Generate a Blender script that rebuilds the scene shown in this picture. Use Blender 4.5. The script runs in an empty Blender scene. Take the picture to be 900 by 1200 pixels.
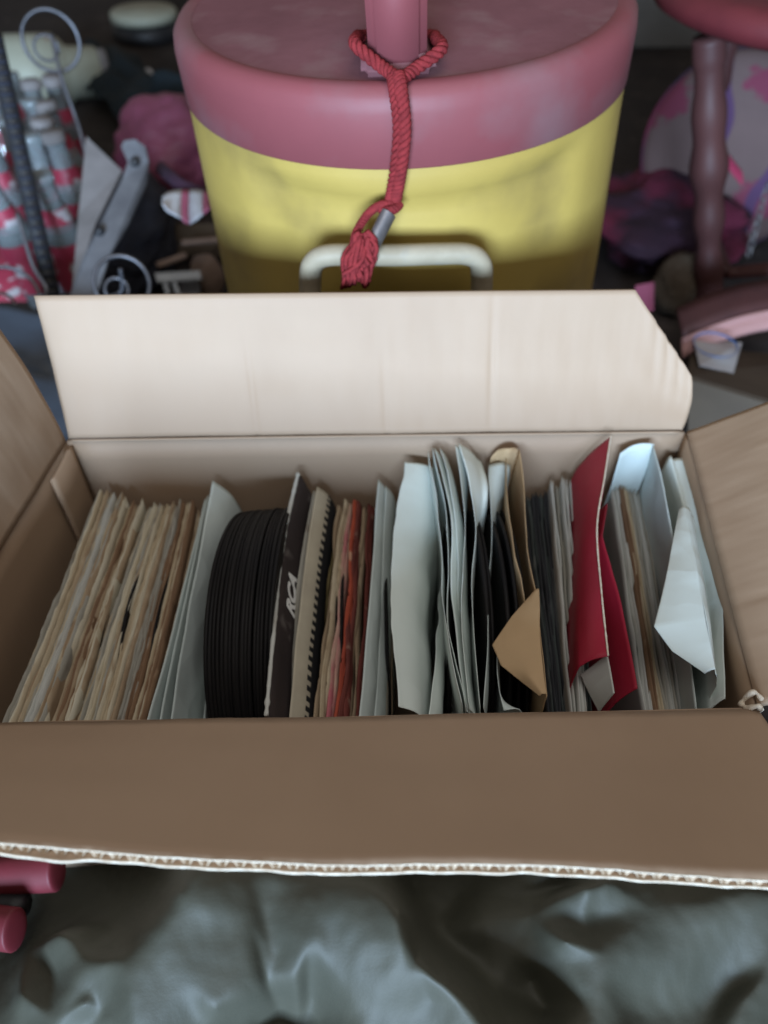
import bpy, bmesh, math, random
from mathutils import Vector, Matrix, noise
random.seed(7)
sc = bpy.context.scene
col = sc.collection
R = math.radians

# ------------------------------------------------------------------ camera
F_PX = 867.0                                   # focal length for a 900 px wide picture
PITCH, YAW = R(47.09), R(-1.2)
CAM = Vector((.0225, -.1704, .3249))           # metres; origin = middle of the box's front rim
fw = Vector((-math.sin(YAW)*math.cos(PITCH), math.cos(YAW)*math.cos(PITCH), -math.sin(PITCH)))
rt = Vector((math.cos(YAW), math.sin(YAW), 0))
up = rt.cross(fw)
cd = bpy.data.cameras.new('camera'); cam = bpy.data.objects.new('camera', cd); col.objects.link(cam)
cd.sensor_fit = 'HORIZONTAL'; cd.sensor_width = 36; cd.lens = F_PX/900*36
cam.matrix_world = Matrix(((rt.x, up.x, -fw.x, CAM.x), (rt.y, up.y, -fw.y, CAM.y), (rt.z, up.z, -fw.z, CAM.z), (0, 0, 0, 1)))
cd.clip_start = .01; cd.clip_end = 50
cd.dof.use_dof = True; cd.dof.focus_distance = .36; cd.dof.aperture_fstop = 7.2
sc.camera = cam

# ------------------------------------------------------------------ light
w = bpy.data.worlds.new('World'); sc.world = w; w.use_nodes = True
bg = w.node_tree.nodes['Background']; bg.inputs[0].default_value = (1, .95, .90, 1); bg.inputs[1].default_value = .18
def area(name, loc, target, sx, sy, power, color):
    l = bpy.data.lights.new(name, 'AREA'); l.shape = 'RECTANGLE'; l.size = sx; l.size_y = sy; l.energy = power; l.color = color
    o = bpy.data.objects.new(name, l); col.objects.link(o); o.location = loc
    o.rotation_euler = (Vector(target)-Vector(loc)).to_track_quat('-Z', 'Y').to_euler()
    return o
area('doorway_light', (-.30, -2.1, .47), (.03, .25, .05), 1.0, .7, 190, (.55, .75, 1.0))
area('overhead_fill', (.12, -.30, 1.35), (0, .05, -.05), .8, .8, 7.3, (1.0, .965, .92))  # added ambient fill from above, mainly for the sleeves; no real lamp
sc.view_settings.view_transform = 'Standard'; sc.view_settings.look = 'None'
sc.view_settings.exposure = 0; sc.view_settings.gamma = 1; sc.view_settings.use_curve_mapping = False
sc.render.engine = 'CYCLES'; sc.cycles.max_bounces = 8

# ------------------------------------------------------------------ helpers
def ray(px, py): return fw + rt*((px-450)/F_PX) + up*((600-py)/F_PX)
def atY(px, py, Y): r = ray(px, py); return CAM + r*((Y-CAM.y)/r.y)
def atZ(px, py, Z): r = ray(px, py); return CAM + r*((Z-CAM.z)/r.z)
def xAt(px, Y, Z):                              # the x at depth Y and height Z that lies on picture column px
    k = (px-450)/F_PX; d = Vector((0, Y-CAM.y, Z-CAM.z))
    # d.rt + x*rt.x = k*(d.fw + x*fw.x)
    return CAM.x + (k*d.dot(fw)-d.dot(rt))/(rt.x-k*fw.x)
def nz(x, y=0., z=0.): return noise.noise(Vector((x, y, z)))

def tag(o, label=None, cat=None, group=None, kind=None):
    if label: o['label'] = label
    if cat: o['category'] = cat
    if group: o['group'] = group
    if kind: o['kind'] = kind
    return o
def empty(name, loc, label=None, cat=None, group=None):
    o = bpy.data.objects.new(name, None); col.objects.link(o); o.location = loc; o.empty_display_size = .02
    return tag(o, label, cat, group)
def link(name, me, mat, parent=None, smooth=True, world=True):
    o = bpy.data.objects.new(name, me); col.objects.link(o)
    if mat: me.materials.append(mat)
    if smooth:
        for p in me.polygons: p.use_smooth = True
    if parent:
        o.parent = parent
        if world: o.matrix_parent_inverse = Matrix.Translation(-Vector(parent.location))
    return o
def mesh(verts, faces, uvs=None):
    me = bpy.data.meshes.new('m'); me.from_pydata([tuple(v) for v in verts], [], faces); me.update()
    if uvs:
        l = me.uv_layers.new(name='UVMap')
        for lp in me.loops: l.data[lp.index].uv = uvs[lp.vertex_index]
    return me
def grid_mesh(rows, thick=0.0):
    """rows of equal length of Vectors -> grid; thick > 0 makes a closed slab offset along the normals"""
    n, m = len(rows), len(rows[0]); V = [v for r in rows for v in r]
    Fc = [(i*m+j, i*m+j+1, (i+1)*m+j+1, (i+1)*m+j) for i in range(n-1) for j in range(m-1)]
    uv = [(i/(n-1), j/(m-1)) for i in range(n) for j in range(m)]
    if thick:
        N = []
        for i in range(n):
            for j in range(m):
                a = rows[min(i+1, n-1)][j]-rows[max(i-1, 0)][j]; b = rows[i][min(j+1, m-1)]-rows[i][max(j-1, 0)]
                q = a.cross(b); N.append(q.normalized() if q.length > 1e-12 else Vector((0, 0, 1)))
        k = n*m; V = [v+q*thick/2 for v, q in zip(V, N)]+[v-q*thick/2 for v, q in zip(V, N)]
        F2 = [tuple(reversed([x+k for x in f])) for f in Fc]; uv = uv+uv
        ed = [i*m for i in range(n)]+[(n-1)*m+j for j in range(1, m)]+[i*m+m-1 for i in range(n-2, -1, -1)]+[j for j in range(m-2, 0, -1)]
        F3 = [(ed[i], ed[(i+1) % len(ed)], ed[(i+1) % len(ed)]+k, ed[i]+k) for i in range(len(ed))]
        Fc = [tuple(reversed(f)) for f in Fc]; F2 = [tuple(reversed(f)) for f in F2]; F3 = F3
        Fc = Fc+F2+F3
    me = mesh(V, Fc, uv); bm = bmesh.new(); bm.from_mesh(me); bmesh.ops.recalc_face_normals(bm, faces=bm.faces); bm.to_mesh(me); bm.free()
    return me
def cr(pts, t):
    """Catmull-Rom through pts at parameter t in 0..1"""
    n = len(pts)-1; x = min(max(t, 0), 1)*n; i = min(int(x), n-1); f = x-i
    p0, p1, p2, p3 = pts[max(i-1, 0)], pts[i], pts[i+1], pts[min(i+2, n)]
    return .5*((2*p1)+(p2-p0)*f+(2*p0-5*p1+4*p2-p3)*f*f+(3*p1-p0-3*p2+p3)*f**3)
def lathe(profile, seg=48, axis='Z'):
    V, Fc = [], []; m = len(profile)
    for i in range(seg):
        a = 2*math.pi*i/seg
        for r, z in profile: V.append(Vector((r*math.cos(a), r*math.sin(a), z)))
    for i in range(seg):
        for j in range(m-1):
            a, b = i*m+j, ((i+1) % seg)*m+j; Fc.append((a, b, b+1, a+1))
    me = mesh(V, Fc); bm = bmesh.new(); bm.from_mesh(me); bmesh.ops.remove_doubles(bm, verts=bm.verts, dist=1e-6)
    bmesh.ops.recalc_face_normals(bm, faces=bm.faces); bm.to_mesh(me); bm.free(); return me
def tube(pts, rad, seg=10, closed=False, n=None, squash=1.0):
    """smooth tube along pts; rad a number or a function of t"""
    P = [Vector(p) for p in pts]
    if n:
        if closed: P = [cr(P+[P[0]], i/n) for i in range(n)]
        else: P = [cr(P, i/(n-1)) for i in range(n)]
    k = len(P); V, Fc = [], []; ref = None
    for i in range(k):
        a = P[(i+1) % k] if closed else P[min(i+1, k-1)]; b = P[(i-1) % k] if closed else P[max(i-1, 0)]
        t = (a-b).normalized()
        if ref is None: ref = t.orthogonal().normalized()
        ref = (ref-t*ref.dot(t)).normalized(); bi = t.cross(ref)
        r = rad(i/(k-1)) if callable(rad) else rad
        for s in range(seg):
            q = 2*math.pi*s/seg; V.append(P[i]+ref*(r*math.cos(q))+bi*(r*squash*math.sin(q)))
    for i in range(k if closed else k-1):
        for s in range(seg):
            a, b = i*seg+s, i*seg+(s+1) % seg; c = ((i+1) % k)*seg
            Fc.append((a, b, c+(s+1) % seg, c+s))
    if not closed: Fc += [tuple(range(seg-1, -1, -1)), tuple((k-1)*seg+s for s in range(seg))]
    return mesh(V, Fc)
def box_mesh(sx, sy, sz, bevel=.002, seg=2):
    bm = bmesh.new(); bmesh.ops.create_cube(bm, size=1); bmesh.ops.scale(bm, verts=bm.verts, vec=(sx, sy, sz))
    if bevel: bmesh.ops.bevel(bm, geom=bm.edges[:], offset=bevel, segments=seg, affect='EDGES')
    me = bpy.data.meshes.new('m'); bm.to_mesh(me); bm.free(); return me

def material(name, c1, c2=None, rough=.6, scale=30, detail=6, stretch=(1, 1, 1), bump=0, bscale=200, spec=.4, metal=0, lo=.35, hi=.65, c3=None, s3=9, lo3=.55, hi3=.7, sheen=0, coat=0, trans=0, bdist=.001, seedobj=True):
    m = bpy.data.materials.new(name); m.use_nodes = True; nt = m.node_tree; N = nt.nodes; L = nt.links
    b = N['Principled BSDF']; b.inputs['Roughness'].default_value = rough; b.inputs['Metallic'].default_value = metal
    b.inputs['Specular IOR Level'].default_value = spec; b.inputs['Sheen Weight'].default_value = sheen; b.inputs['Coat Weight'].default_value = coat
    b.inputs['Transmission Weight'].default_value = trans
    b.inputs['Base Color'].default_value = (*c1, 1)
    tc = N.new('ShaderNodeTexCoord'); mp = N.new('ShaderNodeMapping'); mp.inputs['Scale'].default_value = stretch
    L.new(tc.outputs['Object'], mp.inputs['Vector']); vec = mp.outputs[0]
    if seedobj:
        oi = N.new('ShaderNodeObjectInfo'); mu = N.new('ShaderNodeMath'); mu.operation = 'MULTIPLY'; mu.inputs[1].default_value = 37
        L.new(oi.outputs['Random'], mu.inputs[0]); ad = N.new('ShaderNodeVectorMath'); ad.operation = 'ADD'
        L.new(vec, ad.inputs[0]); L.new(mu.outputs[0], ad.inputs[1]); vec = ad.outputs[0]
    outc = None
    if c2:
        n = N.new('ShaderNodeTexNoise'); n.inputs['Scale'].default_value = scale; n.inputs['Detail'].default_value = detail; n.inputs['Roughness'].default_value = .6
        L.new(vec, n.inputs['Vector']); mr = N.new('ShaderNodeMapRange'); mr.inputs['From Min'].default_value = lo; mr.inputs['From Max'].default_value = hi
        L.new(n.outputs['Fac'], mr.inputs['Value']); mx = N.new('ShaderNodeMix'); mx.data_type = 'RGBA'
        mx.inputs['A'].default_value = (*c1, 1); mx.inputs['B'].default_value = (*c2, 1); L.new(mr.outputs[0], mx.inputs['Factor']); outc = mx.outputs['Result']
        if c3:
            n3 = N.new('ShaderNodeTexNoise'); n3.inputs['Scale'].default_value = s3; n3.inputs['Detail'].default_value = 5; L.new(vec, n3.inputs['Vector'])
            m3 = N.new('ShaderNodeMapRange'); m3.inputs['From Min'].default_value = lo3; m3.inputs['From Max'].default_value = hi3; L.new(n3.outputs['Fac'], m3.inputs['Value'])
            x3 = N.new('ShaderNodeMix'); x3.data_type = 'RGBA'; L.new(outc, x3.inputs['A']); x3.inputs['B'].default_value = (*c3, 1); L.new(m3.outputs[0], x3.inputs['Factor']); outc = x3.outputs['Result']
        L.new(outc, b.inputs['Base Color'])
    if bump:
        nb = N.new('ShaderNodeTexNoise'); nb.inputs['Scale'].default_value = bscale; nb.inputs['Detail'].default_value = 4; L.new(vec, nb.inputs['Vector'])
        bp = N.new('ShaderNodeBump'); bp.inputs['Strength'].default_value = bump; bp.inputs['Distance'].default_value = bdist; L.new(nb.outputs['Fac'], bp.inputs['Height']); L.new(bp.outputs[0], b.inputs['Normal'])
    m['out'] = 0
    return m

# ------------------------------------------------------------------ materials
M = {}
M['card'] = material('kraft_cardboard', (.335, .237, .164), (.318, .223, .153), rough=.6, scale=7, stretch=(1.6, 1, 1), bump=.10, bscale=70, spec=.3, c3=(.29, .20, .135), s3=6, lo3=.55, hi3=.85, seedobj=False)
M['card_side'] = material('kraft_cardboard_side', (.32, .223, .150), (.305, .211, .141), rough=.65, scale=6, stretch=(1, 1.4, 1), bump=.10, bscale=70, spec=.2, c3=(.33, .228, .15), s3=6, lo3=.55, hi3=.85, seedobj=False)
def add_flutes(m, axis):
    nt = m.node_tree; N = nt.nodes; L = nt.links; tc = N.new('ShaderNodeTexCoord'); wv = N.new('ShaderNodeTexWave'); wv.bands_direction = axis
    wv.inputs['Scale'].default_value = 50; wv.inputs['Distortion'].default_value = .4; L.new(tc.outputs['Object'], wv.inputs[0])
    old = [n for n in N if n.type == 'BUMP'][0]; bp = N.new('ShaderNodeBump'); bp.inputs['Strength'].default_value = .03; bp.inputs['Distance'].default_value = .0006
    L.new(wv.outputs['Fac'], bp.inputs['Height']); L.new(bp.outputs[0], old.inputs['Normal'])
add_flutes(M['card'], 'X'); add_flutes(M['card_side'], 'Y')
M['card_edge'] = material('cardboard_cut_edge', (.66, .60, .50), (.52, .43, .33), rough=.8, scale=300, bump=.3, bscale=900, spec=.15)
M['flute'] = material('cardboard_fluting', (.46, .37, .27), (.36, .27, .19), rough=.85, scale=200, spec=.1)
M['floor'] = material('dirty_floor', (.022, .018, .018), (.045, .036, .032), rough=.85, scale=6, bump=.5, bscale=40, spec=.2, c3=(.07, .055, .05), s3=30, lo3=.6, hi3=.75, bdist=.004)
M['yellow'] = material('yellow_plastic', (.40, .285, .072), (.35, .245, .060), rough=.5, scale=9, spec=.4, bump=.08, bscale=40, c3=(.22, .155, .05), s3=14, lo3=.52, hi3=.80)
M['red_lid'] = material('faded_red_plastic', (.20, .052, .058), (.18, .048, .053), rough=.55, scale=10, spec=.35, bump=.1, bscale=60, c3=(.18, .095, .10), s3=12, lo3=.48, hi3=.75)
M['red_dust'] = material('dusty_red_plastic', (.20, .082, .090), (.15, .060, .066), rough=.8, scale=12, spec=.15, bump=.2, bscale=90, c3=(.22, .12, .12), s3=25, lo3=.52, hi3=.75)
M['handle'] = material('grey_white_plastic', (.31, .26, .185), (.23, .19, .13), rough=.6, scale=30, spec=.35, c3=(.25, .23, .19), s3=50, lo3=.6, hi3=.8)
M['rope'] = material('red_braided_cord', (.22, .026, .028), (.14, .018, .02), rough=.9, scale=250, bump=.6, bscale=700, spec=.1)
M['metal'] = material('dull_metal', (.22, .20, .20), (.14, .13, .13), rough=.5, scale=80, spec=.5, metal=.7)
M['vinyl'] = material('black_vinyl', (.007, .0065, .007), (.012, .011, .011), rough=.55, scale=20, spec=.14)
M['cloth'] = material('olive_grey_nylon', (.047, .046, .033), (.039, .039, .028), rough=.6, scale=20, spec=.3, bump=.2, bscale=500, bdist=.0005)

def paper(name, c, c2=None, amt=.8, **k):
    c2 = c2 or tuple(x*amt for x in c)
    return material(name, c, c2, rough=k.pop('rough', .75), scale=k.pop('scale', 25), spec=.25, bump=.25, bscale=k.pop('bscale', 60), **k)
PAL = {
 'cream': paper('cream_paper', (.48, .42, .31), (.36, .28, .18), c3=(.20, .13, .08), s3=45, lo3=.6, hi3=.75),
 'pale cream': paper('pale_cream_paper', (.56, .53, .43), (.46, .40, .29), c3=(.26, .18, .11), s3=40, lo3=.62, hi3=.78),
 'tan': paper('tan_paper', (.36, .275, .185), (.29, .21, .135), c3=(.42, .34, .24), s3=40, lo3=.55, hi3=.7),
 'brown': paper('brown_paper', (.22, .135, .08), (.17, .10, .06), c3=(.32, .22, .14), s3=55, lo3=.6, hi3=.72),
 'grey': paper('grey_paper', (.36, .35, .31), (.27, .255, .215), c3=(.16, .12, .09), s3=40, lo3=.6, hi3=.75),
 'light grey': paper('light_grey_paper', (.47, .48, .455), (.40, .40, .37), c3=(.3, .27, .23), s3=30, lo3=.6, hi3=.8),
 'charcoal': paper('charcoal_paper', (.045, .048, .054), (.028, .029, .033), c3=(.10, .105, .11), s3=60, lo3=.62, hi3=.8),
 'dark green-grey': paper('dark_green_grey_paper', (.075, .09, .088), (.05, .058, .058), c3=(.18, .19, .18), s3=50, lo3=.6, hi3=.8),
 'white': paper('bluish_white_paper', (.60, .665, .635), (.565, .625, .60), scale=8, bscale=22, bdist=.003),
 'pale blue': paper('pale_blue_white_paper', (.53, .595, .58), (.485, .545, .53), scale=10, bscale=22, bdist=.003),
 'orange-red': paper('orange_red_paper', (.38, .075, .04), (.27, .05, .03), c3=(.5, .3, .2), s3=60, lo3=.62, hi3=.75),
 'dark red': paper('dark_red_paper', (.17, .045, .035), (.11, .03, .025), c3=(.36, .25, .19), s3=60, lo3=.62, hi3=.75),
 'crimson': paper('crimson_card', (.31, .016, .036), (.26, .013, .030), scale=12, rough=.5),
 'pink': paper('pink_paper', (.42, .13, .15), (.48, .38, .28), scale=30),
 'yellow cream': paper('yellow_cream_paper', (.50, .40, .19), (.40, .30, .14)),
 'kraft': paper('kraft_paper', (.42, .29, .165), (.36, .245, .135), scale=10, bscale=30),
 'brown-black': paper('brown_black_paper', (.05, .038, .036), (.035, .027, .027), c3=(.16, .14, .13), s3=60, lo3=.62, hi3=.78, scale=14),
}

def crumple(m, sc_=38, st=.35):
    nt = m.node_tree; N = nt.nodes; L = nt.links; tc = N.new('ShaderNodeTexCoord'); vo = N.new('ShaderNodeTexVoronoi'); vo.inputs['Scale'].default_value = sc_
    nn = N.new('ShaderNodeTexNoise'); nn.inputs['Scale'].default_value = 20; ad = N.new('ShaderNodeVectorMath'); ad.operation = 'MULTIPLY_ADD'; ad.inputs[1].default_value = (.03, .03, .03)
    L.new(tc.outputs['Object'], nn.inputs['Vector']); L.new(nn.outputs['Color'], ad.inputs[0]); L.new(tc.outputs['Object'], ad.inputs[2]); L.new(ad.outputs[0], vo.inputs['Vector'])
    old = [n for n in N if n.type == 'BUMP'][0]; bp = N.new('ShaderNodeBump'); bp.inputs['Strength'].default_value = st; bp.inputs['Distance'].default_value = .003
    L.new(vo.outputs['Distance'], bp.inputs['Height']); L.new(bp.outputs[0], old.inputs['Normal'])
for k_ in ('white', 'pale blue', 'kraft'): crumple(PAL[k_])
crumple(PAL['crimson'], 25, .15)
# ------------------------------------------------------------------ setting: the floor
FLOOR = -.21
V = []; n = 60
rows = [[Vector((-3+6*j/n, -1.5+6.5*i/n, FLOOR+.004*nz(j*.6, i*.6))) for j in range(n+1)] for i in range(n+1)]
tag(link('floor', grid_mesh(rows), M['floor']), 'dark dirty floor under the box and the clutter', kind='structure')

# ------------------------------------------------------------------ the cardboard box
FL, FR, BL, BR = Vector((-.205, 0, 0)), Vector((.205, 0, 0)), Vector((-.179, .2, 0)), Vector((.231, .2, 0))
TH = .0032; BOT = -.186
box = empty('cardboard_box', (.013, .1, FLOOR), 'open brown cardboard box packed with records, its four flaps folded out', 'box')
def wall(A, B, out, mat, bow):
    rows = []
    for i in range(25):
        s = i/24; P = A.lerp(B, s); r = []
        for j in range(13):
            t = j/12; r.append(P+out*(TH/2+bow*math.sin(math.pi*s)*math.sin(math.pi*min(1, .15+t)))+Vector((0, 0, -.001+(FLOOR+.002)*t))+out*.0006*nz(s*7, t*5, A.x))
        rows.append(r)
    return link('wall', grid_mesh(rows, TH), mat, box)
outL = Vector((-1, .13, 0)).normalized(); outR = -outL
wall(FL, FR, Vector((0, -1, 0)), M['card'], .001); wall(BR, BL, Vector((0, 1, 0)), M['card'], .002)
wall(BL, FL, outL, M['card_side'], .003); wall(FR, BR, outR, M['card_side'], .003)
bm_ = [[FL.lerp(BL, i/4).lerp(FR.lerp(BR, i/4), j/4)+Vector((0, 0, BOT-.002)) for j in range(5)] for i in range(5)]
link('bottom_panel', grid_mesh(bm_, .003), M['card'], box)
# manufacturer's glue tab on the inside of the left wall, its top cut at a slant
rows = []
for i in range(9):
    s = i/8; P = BL.lerp(FL, .01+.152*s)
    rows.append([P-outL*(.0022+.0006*math.sin(3*s))+Vector((0, 0, -.003-.002*s-.165*t/8)) for t in range(9)])
link('glue_tab', grid_mesh(rows, .0028), M['card_side'], box)

def flap(A, B, out, L, ang, mat, shape=None, nu=64, nv=20, dents=(), warp=.002, inset=.001, thick=None, seed=0., hoff=.003):
    """grid of a flap hinged on the rim A-B; ang(s) is its lift above level; shape(s) its relative length; returns middle surface rows"""
    rows = []
    for i in range(nu+1):
        s = i/nu; r = []
        a = ang(s); d = out*math.cos(a)+Vector((0, 0, math.sin(a))); nn = Vector((0, 0, 1))*math.cos(a)-out*math.sin(a)
        P = A.lerp(B, inset+(1-2*inset)*s)+out*hoff; Ls = L*(shape(s) if shape else 1)
        for j in range(nv+1):
            t = j/nv; q = P+d*(Ls*t)+nn*(warp*math.sin(2.2*s+seed)*math.sin(math.pi*t*.9)+.0009*nz(s*6+seed, t*4)+.0003*nz(s*40+seed, t*3))
            for (sd, wd, dp, t0) in dents: q += nn*(-dp*math.exp(-((s-sd)/wd)**2)*max(0, min(1, (1-abs(t-t0)*1.6))))
            r.append(q)
        rows.append(r)
    return rows
# front flap: tipped up towards us, cut edge shows the fluting
Lf = .094
rowsf = flap(FL, FR, Vector((0, -1, 0)), Lf, lambda s: R(41-19.5*s+1.0*math.sin(s*11)), M['card'], shape=lambda s: 1+.008*nz(s*9, 3)+.004*nz(s*40), nu=160, nv=16, warp=.0015, seed=1.3)
def offset_rows(rows, d):
    n, m = len(rows), len(rows[0]); o = []
    for i in range(n):
        r = []
        for j in range(m):
            a = rows[min(i+1, n-1)][j]-rows[max(i-1, 0)][j]; b = rows[i][min(j+1, m-1)]-rows[i][max(j-1, 0)]
            q = a.cross(b).normalized()
            if q.z < 0: q = -q
            r.append(rows[i][j]+q*d)
        o.append(r)
    return o
ff = link('flap', grid_mesh(offset_rows(rowsf, .0017), .00045), M['card'], box)
low = offset_rows(rowsf, -.0017)
for i, r in enumerate(low):                      # the lower liner sticks out a little where it has torn loose
    s = i/160; e = .0016*math.exp(-((s-.27)/.035)**4)+.0008*nz(s*30, 8)+.0004
    dd = (r[-1]-r[-2]).normalized(); r[-1] = r[-1]+dd*e
link('lower_liner', grid_mesh(low, .00045), M['card'], ff)
link('pale_liner_edge', tube([r[-1] for r in low], lambda t: .00050+.00018*nz(t*90, 2.), 6), M['card_edge'], ff)
link('pale_liner_edge', tube([r[-1]+Vector((0, -.0001, 0)) for r in offset_rows(rowsf, .0017)], lambda t: .00032+.00010*nz(t*90, 6.), 6), M['card_edge'], ff)
n = 1050; fr_ = []
for i in range(n+1):
    s = i/n; x = s*160; k = min(int(x), 159); fr = x-k; ph = s*66*2*math.pi+.6*nz(s*20)
    r = []
    for j in (9, 12, 14, 16):
        p = rowsf[k][j].lerp(rowsf[k+1][j], fr); d = (rowsf[k][j]-rowsf[k][j-1]).normalized(); nn = Vector((0, -d.z, d.y)) 
        if nn.z < 0: nn = -nn
        r.append(p+nn*(.00142*max(-1, min(1, 1.25*math.sin(ph))))-d*(.0002+.0005*nz(s*80, j)))
    fr_.append(r)
link('fluting', grid_mesh(fr_, .00035), M['flute'], ff)
# a torn white-fibred scrap at the front right corner of the rim
bmv = [Vector((.204+.0042*math.cos(a)*(1+.3*nz(a*2, 5)), .001+.004*math.sin(a), .001+.006*nz(a, 2)+.0025*math.sin(a*1.7))) for a in [i*.42 for i in range(15)]]
link('torn_edge', tube(bmv, lambda t: .0009+.0007*abs(math.sin(t*17)), 7, n=60), M['card_edge'], ff)
# back flap, leaning back, right corner cut off and crushed
def bshape(s): return 1.0 if s < .895 else 1-.60*(s-.895)/.105
rowsb = flap(BL, BR, Vector((0, 1, 0)), .0905, lambda s: R(64+3*s), M['card'], shape=bshape, nu=200, nv=24, warp=-.003, inset=.004, seed=.4,
             dents=((.305, .004, .0011, .3), (.515, .004, .0007, .2), (.685, .0045, .0014, .5), (.935, .0055, .0011, .95), (.955, .0055, .0012, .9), (.975, .005, .0011, .85), (.992, .004, .0009, .8)))
for i, r in enumerate(rowsb):
    for j in range(len(r)): r[j] = r[j]+Vector((-.007*(1-i/200)*j/24, 0, 0)) + Vector((.010*max(0, i/200-.8)*5*math.sin(math.pi*.9*j/24)*.4, 0, 0))
link('flap', grid_mesh(rowsb, TH), M['card'], box)
# side flaps
rl = flap(BL, FL, outL, .094, lambda s: R(81-4*s), M['card_side'], warp=.004, inset=.005, seed=2., hoff=.0012)
link('flap', grid_mesh(rl, TH), M['card_side'], box)
rr = flap(FR, BR, outR, .094, lambda s: R(28+6*s), M['card_side'], warp=-.003, inset=.004, seed=4., hoff=.0012, dents=((.3, .01, .0008, .5),))
link('flap', grid_mesh(rr, TH), M['card_side'], box)
# rim creases: the pressed fold line along the back rim
link('fold_crease', tube([BL+Vector((.004, -.0005, .0005)), BL.lerp(BR, .5)+Vector((0, -.0004, .0008)), BR+Vector((-.004, -.0005, .0005))], .0009, 6, n=40), M['card'], box)

# ------------------------------------------------------------------ sleeves and records
YS = (.19, .13, .07, .012)
def lin(pts, t):
    n = len(pts)-1; x = min(max(t, 0), 1)*n; i = min(int(x), n-1); return pts[i].lerp(pts[i+1], x-i)
def sheet_rows(spec, nu=34, nv=16, wob=.0008, seed=0., edge=.0006, stiff=False):
    """spec: list of (Y, px, z, [(dx, dz), ...]) from back to front: the cross-sections of a paper sheet"""
    secs = []
    for (Y, px, z, prof) in spec:
        P0 = Vector((xAt(px, Y, z), Y, z)); pts = [P0+Vector((dx, 0, dz)) for dx, dz in prof]
        for p in pts: p.z = max(p.z, BOT+.0005)
        pts = [cr(pts, k/nv) for k in range(nv+1)] if len(pts) > 2 else [pts[0].lerp(pts[1], k/nv) for k in range(nv+1)]
        secs.append(pts)
    rows = []
    for i in range(nu+1):
        r = []
        for k in range(nv+1):
            p = (lin if stiff else cr)([s[k] for s in secs], i/nu)
            p = p+Vector((wob*nz(p.y*28+seed, p.z*22, seed)+.15*wob*nz(p.y*80+seed, p.z*70, seed), 0, 0))
            if k == 0: p.z += edge*(.5*nz(p.y*45, seed*3.1)+.35*nz(p.y*150, seed*3.1)+.25*nz(p.y*420, seed*3.1))
            r.append(p)
        rows.append(r)
    return rows
PLAIN = [(0, 0), (.001, -.09), (.002, -.172)]
def sleeve(name, label, group, mat, specs, thick=.0003, parts=('front_sheet', 'back_sheet'), **k):
    """a sleeve of one or two sheets"""
    Y, px, z, _ = specs[0][len(specs[0])//2]
    o = empty(name, (xAt(px, Y, z), Y, BOT), label, 'record sleeve', group)
    ms = mat if isinstance(mat, (list, tuple)) else [mat]*len(specs)
    out = []
    for i, sp in enumerate(specs):
        out.append(link(parts[i], grid_mesh(sheet_rows(sp, seed=random.random()*50, **k), thick), ms[i], o))
    return o, out
def plain_spec(bx, by, fx, lean=.002, dz=0, bow=0):
    B = atY(bx, by, .19); z = B.z+dz; Fp = atZ(fx, 842, z); d = (B-Fp); s = []
    for i, Y in enumerate(YS):
        t = (Y-Fp.y)/(B.y-Fp.y); x = Fp.x+d.x*t+bow*math.sin(math.pi*i/3)
        k = Vector((x, Y, z))-CAM; px = 450+F_PX*k.dot(rt)/k.dot(fw)
        s.append((Y, px, z, [(0, 0), (lean*.5, -.09), (lean, -.172)]))
    return s
def shift(spec, dx):
    o = []
    for (Y, px, z, pr) in spec:
        k = Vector((xAt(px, Y, z)+dx, Y, z))-CAM; o.append((Y, 450+F_PX*k.dot(rt)/k.dot(fw), z, pr))
    return o
def record(px, Y, z, label, group, tilt=0., yaw=0., r=.0875):
    """a seven-inch disc standing on edge; its top lies on picture column px"""
    pr = [(.019, -.00075), (.044, -.0011), (.046, -.0007), (r-.003, -.0007), (r-.0012, -.0011), (r, -.0005), (r, .0005), (r-.0012, .0011), (r-.003, .0007), (.046, .0007), (.044, .0011), (.019, .00075), (.019, -.00075)]
    x = xAt(px, Y, z); o = link('vinyl_record', disc_mesh if 'disc_mesh' in globals() else lathe(pr, 72), None)
    if 'disc_mesh' not in globals():
        globals()['disc_mesh'] = o.data; o.data.materials.append(M['vinyl'])
    o.rotation_euler = (0, R(90)+tilt, yaw); o.location = (x-math.sin(tilt)*r, Y, z-r)
    o.scale = (1, 1, random.uniform(1.0, 1.45))
    return tag(o, label, 'record', group)
ORD_ = ['first', 'second', 'third', 'fourth', 'fifth', 'sixth', 'seventh', 'eighth', 'ninth', 'tenth', 'eleventh', 'twelfth', 'thirteenth', 'fourteenth', 'fifteenth', 'sixteenth', 'seventeenth', 'eighteenth', 'nineteenth', 'twentieth',
       'twenty-first', 'twenty-second', 'twenty-third', 'twenty-fourth', 'twenty-fifth', 'twenty-sixth', 'twenty-seventh', 'twenty-eighth', 'twenty-ninth', 'thirtieth']
ORD = ORD_+['thirty-'+q for q in ORD_[:9]]+['fortieth']+['forty-'+q for q in ORD_[:9]]

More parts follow.
